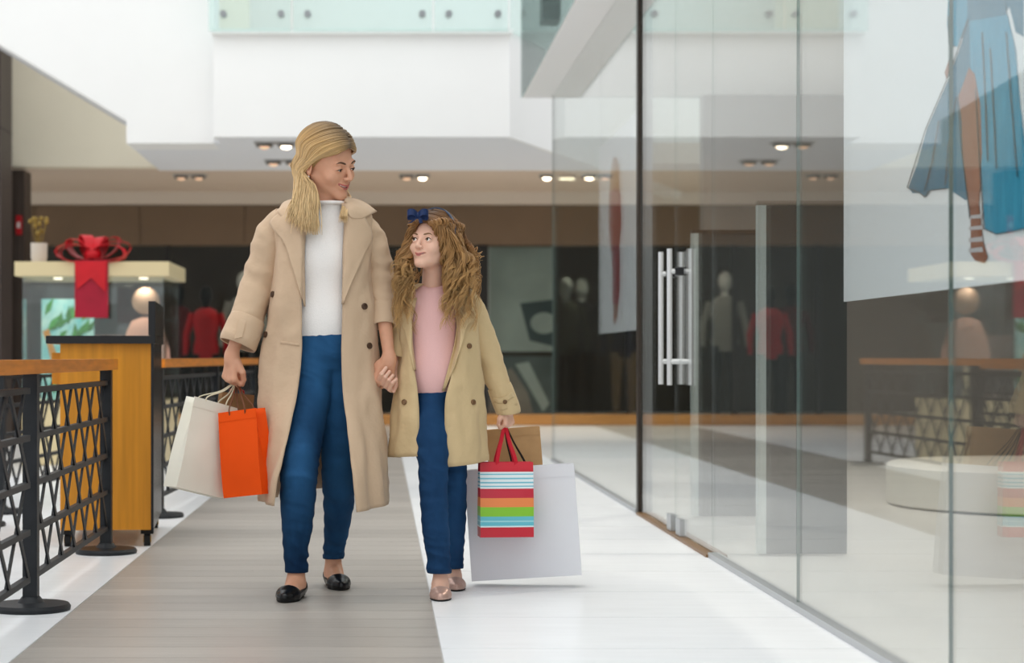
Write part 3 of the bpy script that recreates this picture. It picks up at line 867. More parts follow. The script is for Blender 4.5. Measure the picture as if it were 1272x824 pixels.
# ---- hands
def hand(f, Mx, side, curl, s=1.0, thumb=0, elbow=None, spread=1.0):
    """palm faces local +Y, fingers along local -Z, thumb towards local +X*side"""
    T = lambda *p: np.array(Mx @ (Vector(p) * s))
    fx_ = (.030, .010, -.0105, -.029); ln = (.070, .078, .073, .057); zb = (-.086, -.090, -.086, -.078)
    for i in range(4):
        p = np.array((fx_[i] * side, 0, zb[i])); a = 0
        rr = [.0092, .0086, .0078, .0066] if i < 3 else [.0082, .0077, .007, .006]
        for j, fr in enumerate((.45, .31, .24)):
            a += R(curl[j] + i * 2)
            q = p + np.array((side * (1.5 - i) * .0015 * spread, math.sin(a), -math.cos(a))) * ln[i] * fr
            f.cone(T(*p), T(*q), rr[j] * s, rr[j + 1] * s, .0025)
            p = q
    for i in range(4):
        f.cone(T(side * (.012 - .008 * i), .002, -.012), T(fx_[i] * side, 0, zb[i]), .0165 * s, .0115 * s, .012 * s)
    f.ell(T(side * .02, .012, -.035), (.016 * s, .016 * s, .026 * s), .012 * s)
    t = R(thumb)
    a1 = (side * .028, .012, -.03); a2 = (side * .046, .022, -.058); a3 = (side * (.044 - .012 * math.sin(t)), .03 + .01 * math.sin(t), -.083); a4 = (side * (.036 - .022 * math.sin(t)), .037 + .01 * math.sin(t), -.102)
    f.cone(T(*a1), T(*a2), .0145 * s, .0112 * s, .008); f.cone(T(*a2), T(*a3), .0108 * s, .0098 * s, .004); f.cone(T(*a3), T(*a4), .0096 * s, .0075 * s, .003)
    if elbow is not None:
        f.cone(T(0, 0, .0), np.array(elbow), .0205 * s, .0275 * s, .018)
    f.cone(T(0, 0, .005), T(0, 0, -.02), .022 * s, .022 * s, .014)
def hand_mesh(Mx, side, curl, s, thumb, elbow, spread=1.0):
    o = np.array(Mx.translation); e = np.array(elbow)
    lo = np.minimum(np.minimum(o, e), o - .13 * s) - .03; hi = np.maximum(np.maximum(o, e), o + .13 * s) + .03
    f = Field(lo, hi, .0024)
    hand(f, Mx, side, curl, s, thumb, elbow, spread)
    V, Q = f.extract()
    return relax(V, Q, 1, .4), Q
def frame(o, X, Y, Z):
    m = Matrix((X, Y, Z)).transposed().to_4x4(); m.translation = Vector(o); return m
def down_frame(o, down, palm):
    """hand frame: local -Z along 'down', local +Y close to 'palm'"""
    Z = -Vector(down).normalized(); Y = Vector(palm); Y = (Y - Z * Y.dot(Z)).normalized(); X = Y.cross(Z)
    return frame(o, X, Y, Z)

# ---- feet and shoes
def foot_prims(f, an, head, s, grow=0.0, toe_up=0.0):
    h = np.array((head[0], head[1], 0.0)); h /= np.linalg.norm(h); up = np.array((0, 0, 1.0))
    a = np.array(an); g = np.array((a[0], a[1], 0.0))
    p = lambda u, z: g + h * u * s + up * z * s
    sd = np.cross(up, h)
    f.cone(a + up * .10 * s, p(0, .055), .030 * s + grow, .031 * s + grow, .02)
    f.cone(p(-.03, .030), p(.02, .032), .029 * s + grow, .03 * s + grow, .02)
    f.cone(p(.01, .05), p(.10, .028), .030 * s + grow, .026 * s + grow, .02)
    for q in (-.017, 0, .017):
        f.cone(p(.03, .024) + sd * q * .7 * s, p(.115, .020) + sd * q * s, .020 * s + grow, .020 * s + grow, .015)
        f.cone(p(.115, .02) + sd * q * s, p(.165 - abs(q) * 1.1, .016) + sd * q * .8 * s, .019 * s + grow, .015 * s + grow, .015)
    return h, g
def foot_and_shoe(an, head, s):
    a = np.array(an)
    lo = a + np.array((-.24, -.24, 0)) * s; hi = a + np.array((.24, .24, 0)) * s; lo[2] = -.01; hi[2] = a[2] + .10 * s
    f = Field(lo, hi, .0032); foot_prims(f, an, head, s)
    f.cut(lambda g: .004 - g[..., 2])
    foot = f.extract()
    f2 = Field(lo, hi, .0026); h, g0 = foot_prims(f2, an, head, s, .0042)
    def top(g):
        u = ((g - g0) @ h) / s; z = g[..., 2] / s
        zt = .034 + .030 * np.clip((-u - .005) / .04, 0, 1) + .10 * np.clip((u - .098) / .03, 0, 1) ** 2
        return (z - zt) * s
    f2.cut(top, .003); f2.cut(lambda g: .0005 - g[..., 2])
    V, Q = f2.extract(); shoe = (relax(V, Q, 1, .3), Q)
    f3 = Field(lo, hi, .0026); foot_prims(f3, an, head, s, .0062)
    f3.cut(lambda g: g[..., 2] - .008 * s, .001); f3.cut(lambda g: .0002 - g[..., 2], .001)
    return foot, shoe, f3.extract()

# ---- garments
def shell(rings, hem, nu=40, nv=70, nexp=2.4, yc=6.93, folds=None, seed=0, wr=.004):
    """open-front garment body. rings: (py, xL, xR, xl, xr, bf, bb) in pixels at depth yc / metres of half depth front and back.
    hem: function u(0..1) -> extra hem offset in metres"""
    K = np.array(rings, float); t = np.linspace(0, len(K) - 1, nv)
    C_ = catmull(K, nv)
    px = yc / F
    G = np.zeros((nv, 2 * nu, 3))
    for i in range(nv):
        py, xL, xR, xl, xr, bf, bb = C_[i]
        xm = (xl + xr) / 2
        for side in (0, 1):
            a = (xm - xL) if side == 0 else (xR - xm)
            e = (xm - xl) if side == 0 else (xr - xm)
            t0 = math.asin(min(.98, max(.0, e / a)) ** (nexp / 2))
            for j in range(nu):
                w = j / (nu - 1); tt = t0 + (math.pi - t0) * w
                sx = abs(math.sin(tt)) ** (2 / nexp); cy = abs(math.cos(tt)) ** (2 / nexp) * (1 if math.cos(tt) > 0 else -1)
                x = xm + (-a if side == 0 else a) * sx
                yy = yc - (bf if cy > 0 else bb) * cy
                col = j if side == 0 else 2 * nu - 1 - j
                G[i, col] = ((x - CX) * px, yy, CAMZ + (HY - py) * px)
    u = np.linspace(0, 1, 2 * nu); v = np.linspace(0, 1, nv)
    z0, z1 = G[0, 0, 2], G[-1, 0, 2]
    for j in range(2 * nu):
        G[:, j, 2] += hem(u[j]) * v ** 1.5
    V = G.reshape(-1, 3)
    i, j = np.meshgrid(np.arange(nv - 1), np.arange(2 * nu - 1), indexing='ij')
    b = (i * 2 * nu + j).ravel(); Q = np.stack([b, b + 1, b + 2 * nu + 1, b + 2 * nu], 1)
    N = normals(V, Q); vv = np.repeat(v, 2 * nu); uu = np.tile(u, nv)
    Vd = V + .05 * np.stack([nz(V, (6, 6, 5), seed + 11)] * 3, 1)
    disp = wr * nz(V, (14, 14, 5), seed) + wr * 1.1 * (.5 - np.abs(nz(Vd, (13, 13, 5), seed + 5)) * 2) + wr * .3 * nz(V, (50, 50, 30), seed + 9)
    if folds is not None: disp = disp + folds(uu, vv)
    sgn = np.sign(((V - V.mean(0)) * N)[:, :2].sum(1)).mean()
    return V + N * disp[:, None] * (1 if sgn >= 0 else -1), Q
def sleeve(path, rad, n=28, k=44, seed=0, wr=.006, flat=1.0):
    P = catmull(path, k); r = catmull(np.array(rad)[:, None], k)[:, 0]
    T = np.gradient(P, axis=0); T /= np.linalg.norm(T, axis=1)[:, None]
    ref = np.array((0, 1.0, 0)); A = ref - T * (T @ ref)[:, None]; A /= np.linalg.norm(A, axis=1)[:, None]; B = np.cross(T, A)
    an = np.arange(n) * 2 * np.pi / n
    V = P[:, None] + (A[:, None] * np.cos(an)[None, :, None] * flat + B[:, None] * np.sin(an)[None, :, None]) * r[:, None, None]
    V = V.reshape(-1, 3)
    i, j = np.meshgrid(np.arange(k - 1), np.arange(n), indexing='ij')
    Q = np.stack([i * n + j, i * n + (j + 1) % n, (i + 1) * n + (j + 1) % n, (i + 1) * n + j], -1).reshape(-1, 4)
    Nn = V - np.repeat(P, n, 0); Nn /= np.linalg.norm(Nn, axis=1)[:, None]
    w = np.repeat(np.linspace(0, 1, k), n)
    Vd = V + .03 * np.stack([nz(V, (10, 10, 10), seed + 11)] * 3, 1)
    dsp = wr * (.55 - np.abs(nz(Vd + .5 * np.stack([0 * V[:, 0], 0 * V[:, 0], V[:, 0] - .5 * V[:, 1]], 1), (9, 9, 12), seed)) * 2.2) + wr * .35 * nz(V, (50, 50, 50), seed + 3)
    return V + Nn * (dsp * np.clip(w * 6, .2, 1))[:, None], Q
def patch(edgeA, edgeB, bvh, Y0, off=.006, lift=.004, nu=14, nv=26, flip=False):
    """cloth piece ruled between two pixel polylines and laid on the surface behind it"""
    A = catmull(np.array(edgeA, float), nv); B = catmull(np.array(edgeB, float), nv)
    G = np.zeros((nv, nu, 3)); D = np.zeros((nv, nu))
    for i in range(nv):
        for j in range(nu):
            q = A[i] + (B[i] - A[i]) * j / (nu - 1)
            o = Vector((0, 0, CAMZ)); d = (W(q[0], q[1], Y0) - o).normalized()
            h = bvh.ray_cast(o, d)
            D[i, j] = h[0].y if h[0] else np.nan
            G[i, j, :2] = q
    D[np.isnan(D)] = np.nanmax(D) if not np.isnan(D).all() else Y0
    H = D.copy()
    for _ in range(12):
        S = D.copy()
        S[1:-1] = (D[2:] + D[:-2] + 2 * D[1:-1]) / 4; D = S.copy()
        S[:, 1:-1] = (D[:, 2:] + D[:, :-2] + 2 * D[:, 1:-1]) / 4
        D = np.minimum(S, H)
    V = []
    for i in range(nv):
        for j in range(nu):
            V.append(W(G[i, j, 0], G[i, j, 1], D[i, j] - off - lift * (1 - j / (nu - 1))))
    V = np.array(V); i, j = np.meshgrid(np.arange(nv - 1), np.arange(nu - 1), indexing='ij')
    b = (i * nu + j).ravel()
    return V, np.stack([b, b + 1, b + nu + 1, b + nu], 1)
def solid(o, t, off=0.0):
    md = o.modifiers.new('thickness', 'SOLIDIFY'); md.thickness = t; md.offset = off
    return o
def tri(parts):
    vs = []; fs = []; o = 0
    for V, Q in parts:
        vs += [tuple(p) for p in V]; fs += [tuple(int(x) + o for x in q) for q in Q]; o += len(V)
    return BVHTree.FromPolygons(vs, fs)
def button(px, py, bvh, parent, mat, r=.0115, Y0=6.8):
    o = Vector((0, 0, CAMZ)); d = (W(px, py, Y0) - o).normalized(); h = bvh.ray_cast(o, d)
    p = h[0] if h[0] else W(px, py, Y0); n = h[1] if h[0] else Vector((0, -1, 0))
    if n.y > 0: n = -n
    mb = MB().lathe([(.003, .0055), (r * .62, .005), (r * .75, .0075), (r, .006), (r, 0), (.003, 0)], n=16)
    b = mb.build('button', mat, parent, 40)
    q = n.to_track_quat('Z', 'Y'); b.matrix_local = Matrix.Translation(p + n * .002) @ q.to_matrix().to_4x4()
    return b

def person_root(label, base):
    t = thing('person', label, 'person', base)
    def part(name, me, mat):
        o = link(name, me, mat, t); o.location = (-base[0], -base[1], -base[2]); return o
    return t, part
def head_matrix(px, py, Y, yaw, pitch, roll, s):
    m = Matrix.Rotation(R(yaw), 4, 'Z') @ Matrix.Rotation(R(pitch), 4, 'X') @ Matrix.Rotation(R(roll), 4, 'Y') @ Matrix.Scale(s, 4)
    m.translation = W(px, py, Y); return m
def xf(m, V):
    A = np.array(m); return np.asarray(V) @ A[:3, :3].T + A[:3, 3]
def face_parts(part_of, Mh, V, Q, smile, gaze, eye_open, brow_mat, lip_mat, child=False):
    """eyes, brows, lips, teeth as sub-parts; V, Q local head mesh"""
    bvh = tri([(V, Q)])
    def mk(name, mb, mat):
        me = mb.mesh(name, 60); me.transform(Mh); return link(name, me, mat, part_of)
    for s in (-1, 1):
        c = Vector((s * .031, -.0712, -.003))
        e = mk('eye', MB().sphere(c, .0128, 16, 12), m_eyew)
        g = Vector((gaze[0], -1, gaze[1])).normalized()
        me = MB().sphere(c + g * .0066, .0076, 14, 10).mesh('iris', 60); me.transform(Mh); link('iris', me, m_iris, e)
        zc = -.003 - (.003 if eye_open < .004 else 0)
        up = curve_on_face(bvh, [(s * (.031 + t * .0135), zc + (eye_open + .0012) * (1 - t * t) - (.0005 if t * s < 0 else -.0005)) for t in np.linspace(-1, 1, 9)], .0008)
        mk('eyelash', MB().tube(up, [.0006, .0011, .0014, .0016, .0016, .0016, .0016, .0013, .0006], 6), m_lash)
        bz = .0165 if not child else .016
        br = curve_on_face(bvh, [(s * x, z + bz) for x, z in ((.014, -.001), (.022, .002), (.031, .0045), (.040, .004), (.046, -.001))], .0012)
        mk('eyebrow', MB().tube(catmull(br, 12), [.0018, .0028, .0032, .0033, .0032, .0031, .003, .0027, .0024, .002, .0014, .0008], 6, .6), brow_mat)
    w = .0275 * (.5 + .5 * smile) if smile else .021
    if smile:
        upl = [(t * w, -.0635 + .005 * smile + .0075 * t * t - (.001 if abs(t) < .15 else 0)) for t in np.linspace(-1, 1, 13)]
        lol = [(t * w, -.0635 - .0075 * smile + (.020 * smile) * t * t) for t in np.linspace(-1, 1, 13)]
    else:
        upl = [(t * w, -.0605 + .005 * t * t - (.001 if abs(t) < .15 else 0)) for t in np.linspace(-1, 1, 13)]
        lol = [(t * w, -.0665 + .011 * t * t) for t in np.linspace(-1, 1, 13)]
    def lipline(pts):
        # lay on an arc in front of the mouth mound
        out = []
        for x, z in pts:
            h = ray(bvh, (x, -.25, z + (.004 if z > -.064 else -.004)), (0, 1, 0))
            out.append((x, (h[1] if h else -.08), z))
        o = np.array(out)
        for _ in range(3): o[1:-1, 1] = (o[:-2, 1] + 2 * o[1:-1, 1] + o[2:, 1]) / 4
        return o
    ru = np.array([.0008, .0019, .0026, .003, .0033, .0034, .0031, .0034, .0033, .003, .0026, .0019, .0008])
    lp = MB().tube(lipline(upl), ru * .92, 8, 1.0); lp.tube(lipline(lol), ru * 1.15, 8, 1.0)
    mk('lips', lp, lip_mat)
    if smile:
        ts = np.linspace(-.82, .82, 11)
        P = [(t * w, -.0835 + .007 * t * t, -.0625 + .0025 * smile + .0085 * t * t) for t in ts]
        mk('teeth', MB().strip(P, [Vector((0, .001, .0085 * smile * (1 - .45 * t * t))) for t in ts], .002), m_teeth)
        P = [(t * w, -.0775 + .008 * t * t, -.064 + .008 * t * t) for t in np.linspace(-.95, .95, 11)]
        mk('mouth_inside', MB().strip(P, Vector((0, 0, .014)), .002), M('mouth_dark', '#5a2422', .6))

# ================================================================== the woman
YW = 6.93
wbase = (W(395, 735, YW).x, 6.88, 0.0)
woman, wpart = person_root('smiling blonde woman in an open beige trench coat, white top and blue jeans', wbase)
MhW = head_matrix(408.5, 203, 6.90, 50, 15, -9, 1.06)
inv = MhW.inverted()
nbW = inv @ W(403, 285, 6.94)
Vh, Qh = head_field(1.06, False, 1.0, nbW, .0030)
# clip the neck below the collar is left inside the sweater
body = [(xf(MhW, Vh), Qh)]
# right hand (holds bags)
mR = down_frame(W(288, 441, 6.88), (-.10, -.02, -1), (.80, .60, 0))
hR = hand_mesh(mR, 1, (62, 78, 45), 1.0, 40, W(302, 395, 6.89)); body.append(hR)
gripW = mR @ Vector((0, .028, -.103))
# left hand (holds the girl's hand)
mL = down_frame(W(483.5, 446, 6.865), (-.30, .05, -1), (-.25, 1, 0))
hL = hand_mesh(mL, -1, (50, 70, 45), .98, 35, W(477, 392, 6.90)); body.append(hL)
# torso, arms and legs below the clothes
f = Field(W(290, 640, 7.25) - Vector((0, .55, 0)), W(500, 245, 7.25) + Vector((0, .05, .05)), .009)
f.ell(W(404, 320, YW), (.115, .085, .15), .03); f.ell(W(402, 430, YW), (.125, .085, .12), .05)
f.cone(W(355, 278, YW), W(448, 280, YW), .035, .035, .03); f.cone(W(405, 300, YW), W(406, 262, YW), .05, .042, .03)
f.cone(W(350, 285, YW), W(322, 345, 6.95), .036, .032, .02); f.cone(W(322, 345, 6.95), W(303, 398, 6.89), .032, .03, .01)
f.cone(W(452, 285, YW), W(468, 345, 6.95), .036, .032, .02); f.cone(W(468, 345, 6.95), W(477, 394, 6.90), .032, .03, .01)
LW = [(388, 445, 6.91, .07), (382, 490, 6.86, .055), (372, 583, 6.745, .036), (369, 660, 6.765, .03), (368, 712, 6.77, .027)]
RW = [(419, 445, 6.96, .07), (421, 490, 6.94, .055), (420, 580, 6.945, .034), (419, 650, 7.055, .028), (414, 700, 7.12, .027)]
for Lg in (LW, RW):
    for a, b in zip(Lg[:-1], Lg[1:]): f.cone(W(*a[:3]), W(*b[:3]), a[3], b[3], .015)
body.append(f.extract())
aL = W(368, 705, 6.77); aR = W(414, 690, 7.12)
ftL, shL, soL = foot_and_shoe(aL, (-.20, -1), 1.0)
ftR, shR, soR = foot_and_shoe(aR, (.20, -1), 1.0)
body += [ftL, ftR]
bW = wpart('body', np_mesh('body', body), m_skin)
face_parts(bW, MhW, Vh, Qh, 1.0, (.25, -.45), .0030, m_brow, m_lip)
me = MB().sphere((-.081, .012, -.042), .0035, 10, 8).mesh('earring', 60); me.transform(MhW); link('earring', me, M('pearl', '#e9e4da', .2), bW)
for sh, so in ((shL, soL), (shR, soR)):
    o = wpart('ballet_flat', np_mesh('ballet_flat', [sh]), m_blkshoe)
    link('sole', np_mesh('sole', [so], 40), m_rub, o)
# fingernails
nl = MB()
for i in range(4):
    fx_ = (.030, .010, -.0105, -.029)[i]; zb = (-.086, -.090, -.086, -.078)[i]; ln = (.070, .078, .073, .057)[i]
    p = np.array((fx_, 0, zb)); a = 0
    for j, fr in enumerate((.45, .31, .24)):
        a += R((62, 78, 45)[j] + i * 2); q = p + np.array((0, math.sin(a), -math.cos(a))) * ln * fr; lp_ = p; p = q
    nrm = np.array((0, -math.cos(a), -math.sin(a)))
    nl.sphere(mR @ Vector(p + nrm * .0045), .0048, 8, 6)
link('fingernails', nl.mesh('fingernails', 60), M('red_nail', '#a5142a', .25), bW)

# jeans
def jeans(name, legs, pelvis, hemz, mat, wr, seed, res=.0048):
    pts = [W(*a[:3]) for L_ in legs for a in L_] + [W(*pelvis[0][:3])]
    lo = np.min([np.array(p) for p in pts], 0) - .14; hi = np.max([np.array(p) for p in pts], 0) + .16
    parts = []
    f = Field(lo, hi, res)
    for (c, r) in ((pelvis[0], pelvis[1]),): f.ell(W(*c), r, .03)
    for L_ in legs:
        P = catmull([list(W(*a[:3])) + [a[3]] for a in L_], 14)
        for a, b in zip(P[:-1], P[1:]): f.cone(a[:3], b[:3], a[3], b[3], .012)
    def hemcut(g):
        e = np.full(g.shape[:3], -1.0)
        for L_, hz in zip(legs, hemz):
            c = np.array(W(*L_[-1][:3]))
            dist = np.hypot(g[..., 0] - c[0], g[..., 1] - c[1])
            near = dist < .085
            e = np.where(near, np.maximum(e, hz - g[..., 2]), e)
        return np.maximum(e, g[..., 2] - pelvis[2])
    f.cut(hemcut, .001)
    V, Q = f.extract(); V = relax(V, Q, 1, .4); N = normals(V, Q)
    zk = (V[:, 2] - .25) / .9
    amp = wr * (.45 + .9 * np.exp(-((V[:, 2] - .46) / .10) ** 2) + 1.1 * np.exp(-((V[:, 2] - .12) / .09) ** 2) + .8 * np.exp(-((V[:, 2] - .80) / .08) ** 2))
    W_ = V + .03 * np.stack([nz(V, (9, 9, 9), seed + 7)] * 3, 1)
    d = amp * (.6 - np.abs(nz(W_ + .25 * np.stack([0 * V[:, 0], 0 * V[:, 0], V[:, 0] + .6 * V[:, 1]], 1), (8, 8, 24), seed)) * 2.6) + wr * .35 * nz(V, (60, 60, 60), seed + 2)
    lowest = np.clip((V[:, 2] - min(hemz)) / .03, 0.2, 1)
    return V + N * (d * lowest)[:, None], Q
LWj = [(387, 440, 6.91, .090), (384, 490, 6.87, .078), (376, 545, 6.80, .068), (372, 583, 6.74, .0635), (370, 622, 6.75, .060), (369, 660, 6.76, .050), (368, 690, 6.765, .041), (368.5, 722, 6.77, .038)]
RWj = [(420, 440, 6.95, .092), (421, 490, 6.94, .080), (421, 540, 6.93, .064), (420, 580, 6.94, .0575), (421, 615, 6.99, .0565), (419, 650, 7.05, .046), (415, 680, 7.10, .038), (414, 706, 7.12, .036)]
hzL = W(368, 711, 6.77).z; hzR = W(414, 694, 7.12).z
jW = wpart('jeans', np_mesh('jeans', [jeans('jeans', (LWj, RWj), ((403, 432, 6.93), (.150, .108, .12), W(400, 405, YW).z), (hzL, hzR), m_jean, .0026, 1.3)]), m_jean)
for c, hz, r, L_ in ((LWj[-1], hzL, .0395, 0), (RWj[-1], hzR, .0375, 1)):
    p = W(*c[:3])
    hm = MB()
    hm.lathe([(r - .004, .002), (r + .001, 0), (r + .0022, .012), (r + .001, .016)], (p.x, p.y, hz), 28)
    link('jeans_hem', hm.mesh('jeans_hem', 60), m_seam, jW)

# sweater
f = Field(W(325, 450, 6.93) - Vector((0, .17, 0)), W(485, 235, 6.93) + Vector((0, .17, .02)), .005)
f.ell(W(402, 322, YW), (.142, .104, .165), .03); f.ell(W(401, 400, YW), (.146, .108, .16), .06)
f.cone(W(360, 283, YW), W(446, 285, YW), .048, .048, .04)
f.cone(W(404, 285, 6.935), W(410.5, 258, 6.925), .062, .055, .03)
zh = W(402, 436.5, 6.83).z
nd = np.array(Vector((.06, -.10, 1)).normalized()); npnt = np.array(W(411, 250, 6.92))
f.cut(lambda g: np.maximum(zh - g[..., 2], (g - npnt) @ nd), .004)
Vs, Qs = f.extract(); Vs = relax(Vs, Qs, 2, .4); Ns = normals(Vs, Qs)
Vs = Vs + Ns * (.0035 * nz(Vs, (14, 14, 9), 4.2))[:, None]
sW = wpart('sweater', np_mesh('sweater', [(Vs, Qs)]), m_sweater)
cp = [W(411, 253, 6.92) + Vector((.0555 * math.cos(a), .0555 * math.sin(a), .0)) for a in np.linspace(0, 2 * math.pi, 33)[:-1]]
cr = MB().tube(cp, .0075, 8, 1.6, closed=True, ref=(0, 0, 1)); link('rolled_collar', cr.mesh('rolled_collar', 180), m_sweater, sW)
zr = zh + .018
hemr = MB()

# coat
ringsW = [  # py, xL, xR, xl, xr, front, back
    (246, 385, 428, 391, 425, .050, .060),
    (255, 366, 446, 385, 429, .066, .080),
    (266, 344, 461, 380, 430, .100, .092),
    (300, 340, 462, 378, 428, .120, .105),
    (345, 338, 462, 377, 427, .132, .110),
    (400, 331, 466, 377, 426, .132, .118),
    (440, 325, 469, 377, 425, .135, .128),
    (490, 323, 473, 372, 428, .170, .145),
    (540, 323, 477, 363, 434, .235, .165),
    (585, 325, 480, 355, 439, .300, .180),
    (622, 327, 482, 350, 443, .320, .190)]
def hemW(u): return -.02 * max(0, (u - .8) / .2) - .0 * u + (.03 if .35 < u < .65 else 0)
def foldW(u, v): return .010 * np.clip((v - .45) / .55, 0, 1) * np.sin(u * 38 + 1.0) + .004 * np.clip((v - .3) / .7, 0, 1) * np.sin(u * 71 + 2)
VcW = shell(ringsW, hemW, nu=44, nv=80, folds=foldW, seed=2.1, wr=.0085, yc=YW)
slR = sleeve([W(356, 272, YW), W(342, 288, 6.945), W(331, 318, 6.95), W(322, 350, 6.945), W(312, 382, 6.92), W(303, 408, 6.895)], [.050, .060, .060, .058, .057, .056], seed=7.7, wr=.009)
slL = sleeve([W(444, 275, YW), W(456, 290, 6.945), W(466, 318, 6.95), W(472, 346, 6.95), W(475, 372, 6.93), W(476.5, 392, 6.91)], [.046, .052, .052, .048, .042, .038], seed=9.1, wr=.008)
cW = solid(wpart('trench_coat', np_mesh('trench_coat', [VcW, slR, slL]), m_coat), .005)
cf1 = sleeve([W(308, 396, 6.905), W(304, 406, 6.897), W(297, 424, 6.885), W(295, 429, 6.882)], [.061, .064, .066, .063], k=16, seed=3, wr=.004)
cf2 = sleeve([W(475.5, 377, 6.925), W(476, 384, 6.918), W(477, 400, 6.905), W(477.3, 405, 6.90)], [.042, .0435, .043, .041], k=16, seed=5, wr=.003)
for c_ in (cf1, cf2): solid(link('turned_cuff', np_mesh('turned_cuff', [c_]), m_coat, cW), .005)
ctrl = [W(304, 392, 6.845), W(300, 402, 6.83), W(296, 420, 6.815)]
link('cuff_strap', MB().strip(catmull(ctrl, 8), Vector((.028, .004, .006)), .004).mesh('cuff_strap', 50), m_coat, cW)
bvW = tri([VcW, slR, slL, (Vs, Qs)])
lapL = patch([(362, 251), (349, 263), (335, 278), (352, 300), (361, 326), (369, 352), (378, 380)], [(390, 251), (386, 260), (381, 274), (379, 296), (378, 322), (378.5, 350), (379, 381)], bvW, 6.8, .010, .006)
lapR = patch([(447, 256), (456, 276), (463, 296), (454, 314), (444, 336), (434, 358), (427, 377)], [(430, 252), (428, 272), (427, 292), (426, 312), (426, 334), (425.5, 356), (425, 378)], bvW, 6.8, .010, .006)
colL = patch([(382, 243), (366, 247), (352, 252), (345, 264)], [(394, 252), (386, 262), (374, 272), (357, 279)], bvW, 6.8, .015, .004, nv=16)
colR = patch([(424, 246), (440, 247), (455, 253), (468, 263)], [(424, 254), (431, 264), (437, 271), (450, 272)], bvW, 6.8, .015, .004, nv=16)
for n_, l_ in (('lapel', lapL), ('lapel', lapR), ('collar', colL), ('collar', colR)):
    solid(link(n_, np_mesh(n_, [l_]), m_coat, cW), .004)
for bx, by in ((340, 366), (331, 416), (458, 430), (452, 381)): button(bx, by, bvW, cW, m_btn)
# hem stitching lines of the pocket welt
pk = patch([(349, 424), (372, 427)], [(348, 427), (372, 430)], bvW, 6.8, .003, .001, nu=4, nv=10)
solid(link('pocket_welt', np_mesh('pocket_welt', [pk]), m_coat, cW), .003)

# hair
def hair_cap(grow, nrm=(.0, .73, .68), c=-.002):
    f = Field((-.12, -.13, -.12), (.12, .16, .16), .0032)
    f.ell((0, .020, .036), (.0745 + grow, .095 + grow, .084 + grow), .004)
    f.ell((0, .045, -.02), (.06 + grow, .058 + grow, .085), .02)
    n_ = np.array(nrm)
    f.cut(lambda g: c - g @ n_, .008)
    V, Q = f.extract(); return relax(V, Q, 1, .4), Q
def col_mesh(name, V, Q, colfn):
    me = np_mesh(name, [(V, Q)]); ca = me.color_attributes.new('Col', 'FLOAT_COLOR', 'POINT')
    C_ = colfn(V); ca.data.foreach_set('color', np.concatenate([C_, np.ones((len(V), 1))], 1).astype(np.float32).ravel()); return me
root_c = np.array(srgb('#6e5b48')); mid_c = np.array(srgb('#b8935f')); tip_c = np.array(srgb('#e0c292'))
Vc, Qc = hair_cap(.010)
wl = xf(MhW, Vc)
hW = wpart('hair', col_mesh('hair', wl, Qc, lambda V: np.tile(mid_c * .75, (len(V), 1))), m_hair)
rg = np.random.default_rng(3)
def scalp(dirv, grow):
    c = np.array((0, .020, .036)); r = np.array((.0745, .095, .084)) + grow
    d = np.array(dirv, float); d /= np.linalg.norm(d / r); return c + d
def hair_y(sn, cs, grow, n_, c):
    lo, hi = -3.0, 3.0
    for _ in range(22):
        m = (lo + hi) / 2
        if scalp((sn, m, cs), grow) @ n_ > c: hi = m
        else: lo = m
    return (lo + hi) / 2
def over_scalp(side, fr, g, n_, c, qs, x0=0.0, thmax=1.66):
    """points of one strand over the head: fr 0 follows the hairline, 1 the back of the head"""
    out = []
    for q in qs:
        th = x0 * side + (thmax - x0 * side) * q
        sn, cs = math.sin(th) * side, math.cos(th)
        yh = hair_y(sn, cs, g, n_, c)
        yb = 1.5 + .8 * q
        yy = yh + (yb - yh) * fr
        out.append(scalp((sn, yy, cs), g))
    return out
S = []
HN = np.array((0, .73, .68))
